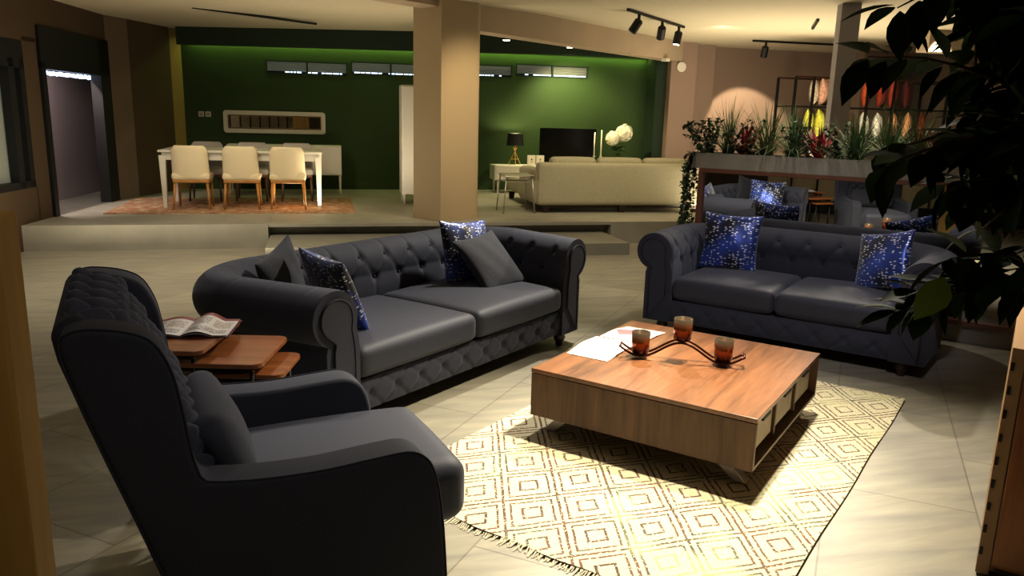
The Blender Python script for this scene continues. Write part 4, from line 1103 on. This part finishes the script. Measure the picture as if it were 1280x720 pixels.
spot(RF(5.4, 6.9, 2.95), (1.9, 6.9, 1.3), 60, 70, .8, (1, .9, .7))    # planter plants
area(RF(2.0, 14.03, 2.74), None, 20, 8.0, .05, (.75, 1, .25), (0, 0, RA))   # strip behind the bulkhead
pt = bpy.data.lights.new('lamp_bulb', 'POINT'); pt.energy = 14; pt.color = (1, .85, .5); pt.shadow_soft_size = .03
po = bpy.data.objects.new('lamp_bulb_light', pt); col.objects.link(po); po.location = RF(3.40, 13.68, BT+.52)
area(RF(6.9, 10.6, .34), RF(6.9, 10.6, 3), 170, 3, 2, (1, .85, .6))     # added uplight standing in for floor bounce onto the ceiling
area(RF(.5, 11.0, .34), RF(.5, 11.0, 3), 40, 2, .3, (1, .85, .6))  # added uplight in place of bounce off the platform
spot((-1.3, -.2, 2.9), (-2.6, 1.0, .8), 120, 90, .9, (1, .88, .65))   # wall seen in the mirror
spot((1.2, 2.4, 2.95), (2.0, 5.8, .5), 200, 42, .8, (.95, .93, 1))  # added fill onto the front of the shorter sofa
spot(RF(-3.45, 10.9, 2.35), RF(-3.8, 11.7, .9), 160, 120, .5, (1, .85, .8))  # added light hidden behind the door header, brightens the passage wall
spot((-1.9, 4.6, 2.9), (-.6, 2.7, .5), 34, 45, .9, (.95, .92, 1))  # added weak fill towards the armchair
spot(RF(-1.6, 7.4, 2.8), RF(-1.6, 8.4, 0), 280, 140, 1, (1, .9, .72), .15)  # added wide fill over the platform front and floor
spot(RF(2.6, 7.3, 2.95), RF(2.4, 8.6, 0), 180, 130, 1, (1, .88, .68), .15)  # second added wide fill, further right along the platform
area(RF(-1.4, 8.4, .06), RF(-1.4, 8.4, 3), 45, 3, .8, (1, .86, .62))  # added uplight near the floor, stands in for bounce at the left
spot(RF(5.8, 10.9, 2.95), RF(7.5, 13.8, .9), 60, 120, 1, (1, .84, .64), .02)
spot((1.0, 1.4, 2.6), (1.75, 2.55, .5), 22, 50, .8, (1, .85, .65))  # added small light to brighten the wooden cabinet
spot((-1.9, 5.4, 2.9), (-1.15, 3.9, .75), 90, 50, .9, (1, .95, .9))  # added fill on the left arm of the long sofa
spot((.6, 1.2, 2.9), (-.85, 2.45, .85), 40, 45, .9, (.95, .95, 1))
spot((.1, -.3, 2.5), (-.62, .8, 1.1), 16, 50, .9, (1, .85, .55))  # added small light to brighten the tan panel
spot((2.15, 6.35, 2.95), (2.25, 6.35, .8), 90, 90, .9, (1, .92, .8))  # added downlight for the short sofa's back and its mirror image
w = bpy.data.worlds.new('world'); bpy.context.scene.world = w; w.use_nodes = True
w.node_tree.nodes['Background'].inputs['Color'].default_value = (.9, .85, 1, 1); w.node_tree.nodes['Background'].inputs['Strength'].default_value = .045
sc = bpy.context.scene
sc.view_settings.view_transform = 'Standard'; sc.view_settings.look = 'Medium High Contrast' if False else 'None'; sc.view_settings.exposure = .25; sc.view_settings.gamma = .86
sc.cycles.use_denoising = True
sc.cycles.max_bounces = 7; sc.cycles.diffuse_bounces = 4
sc.cycles.sample_clamp_indirect = 4
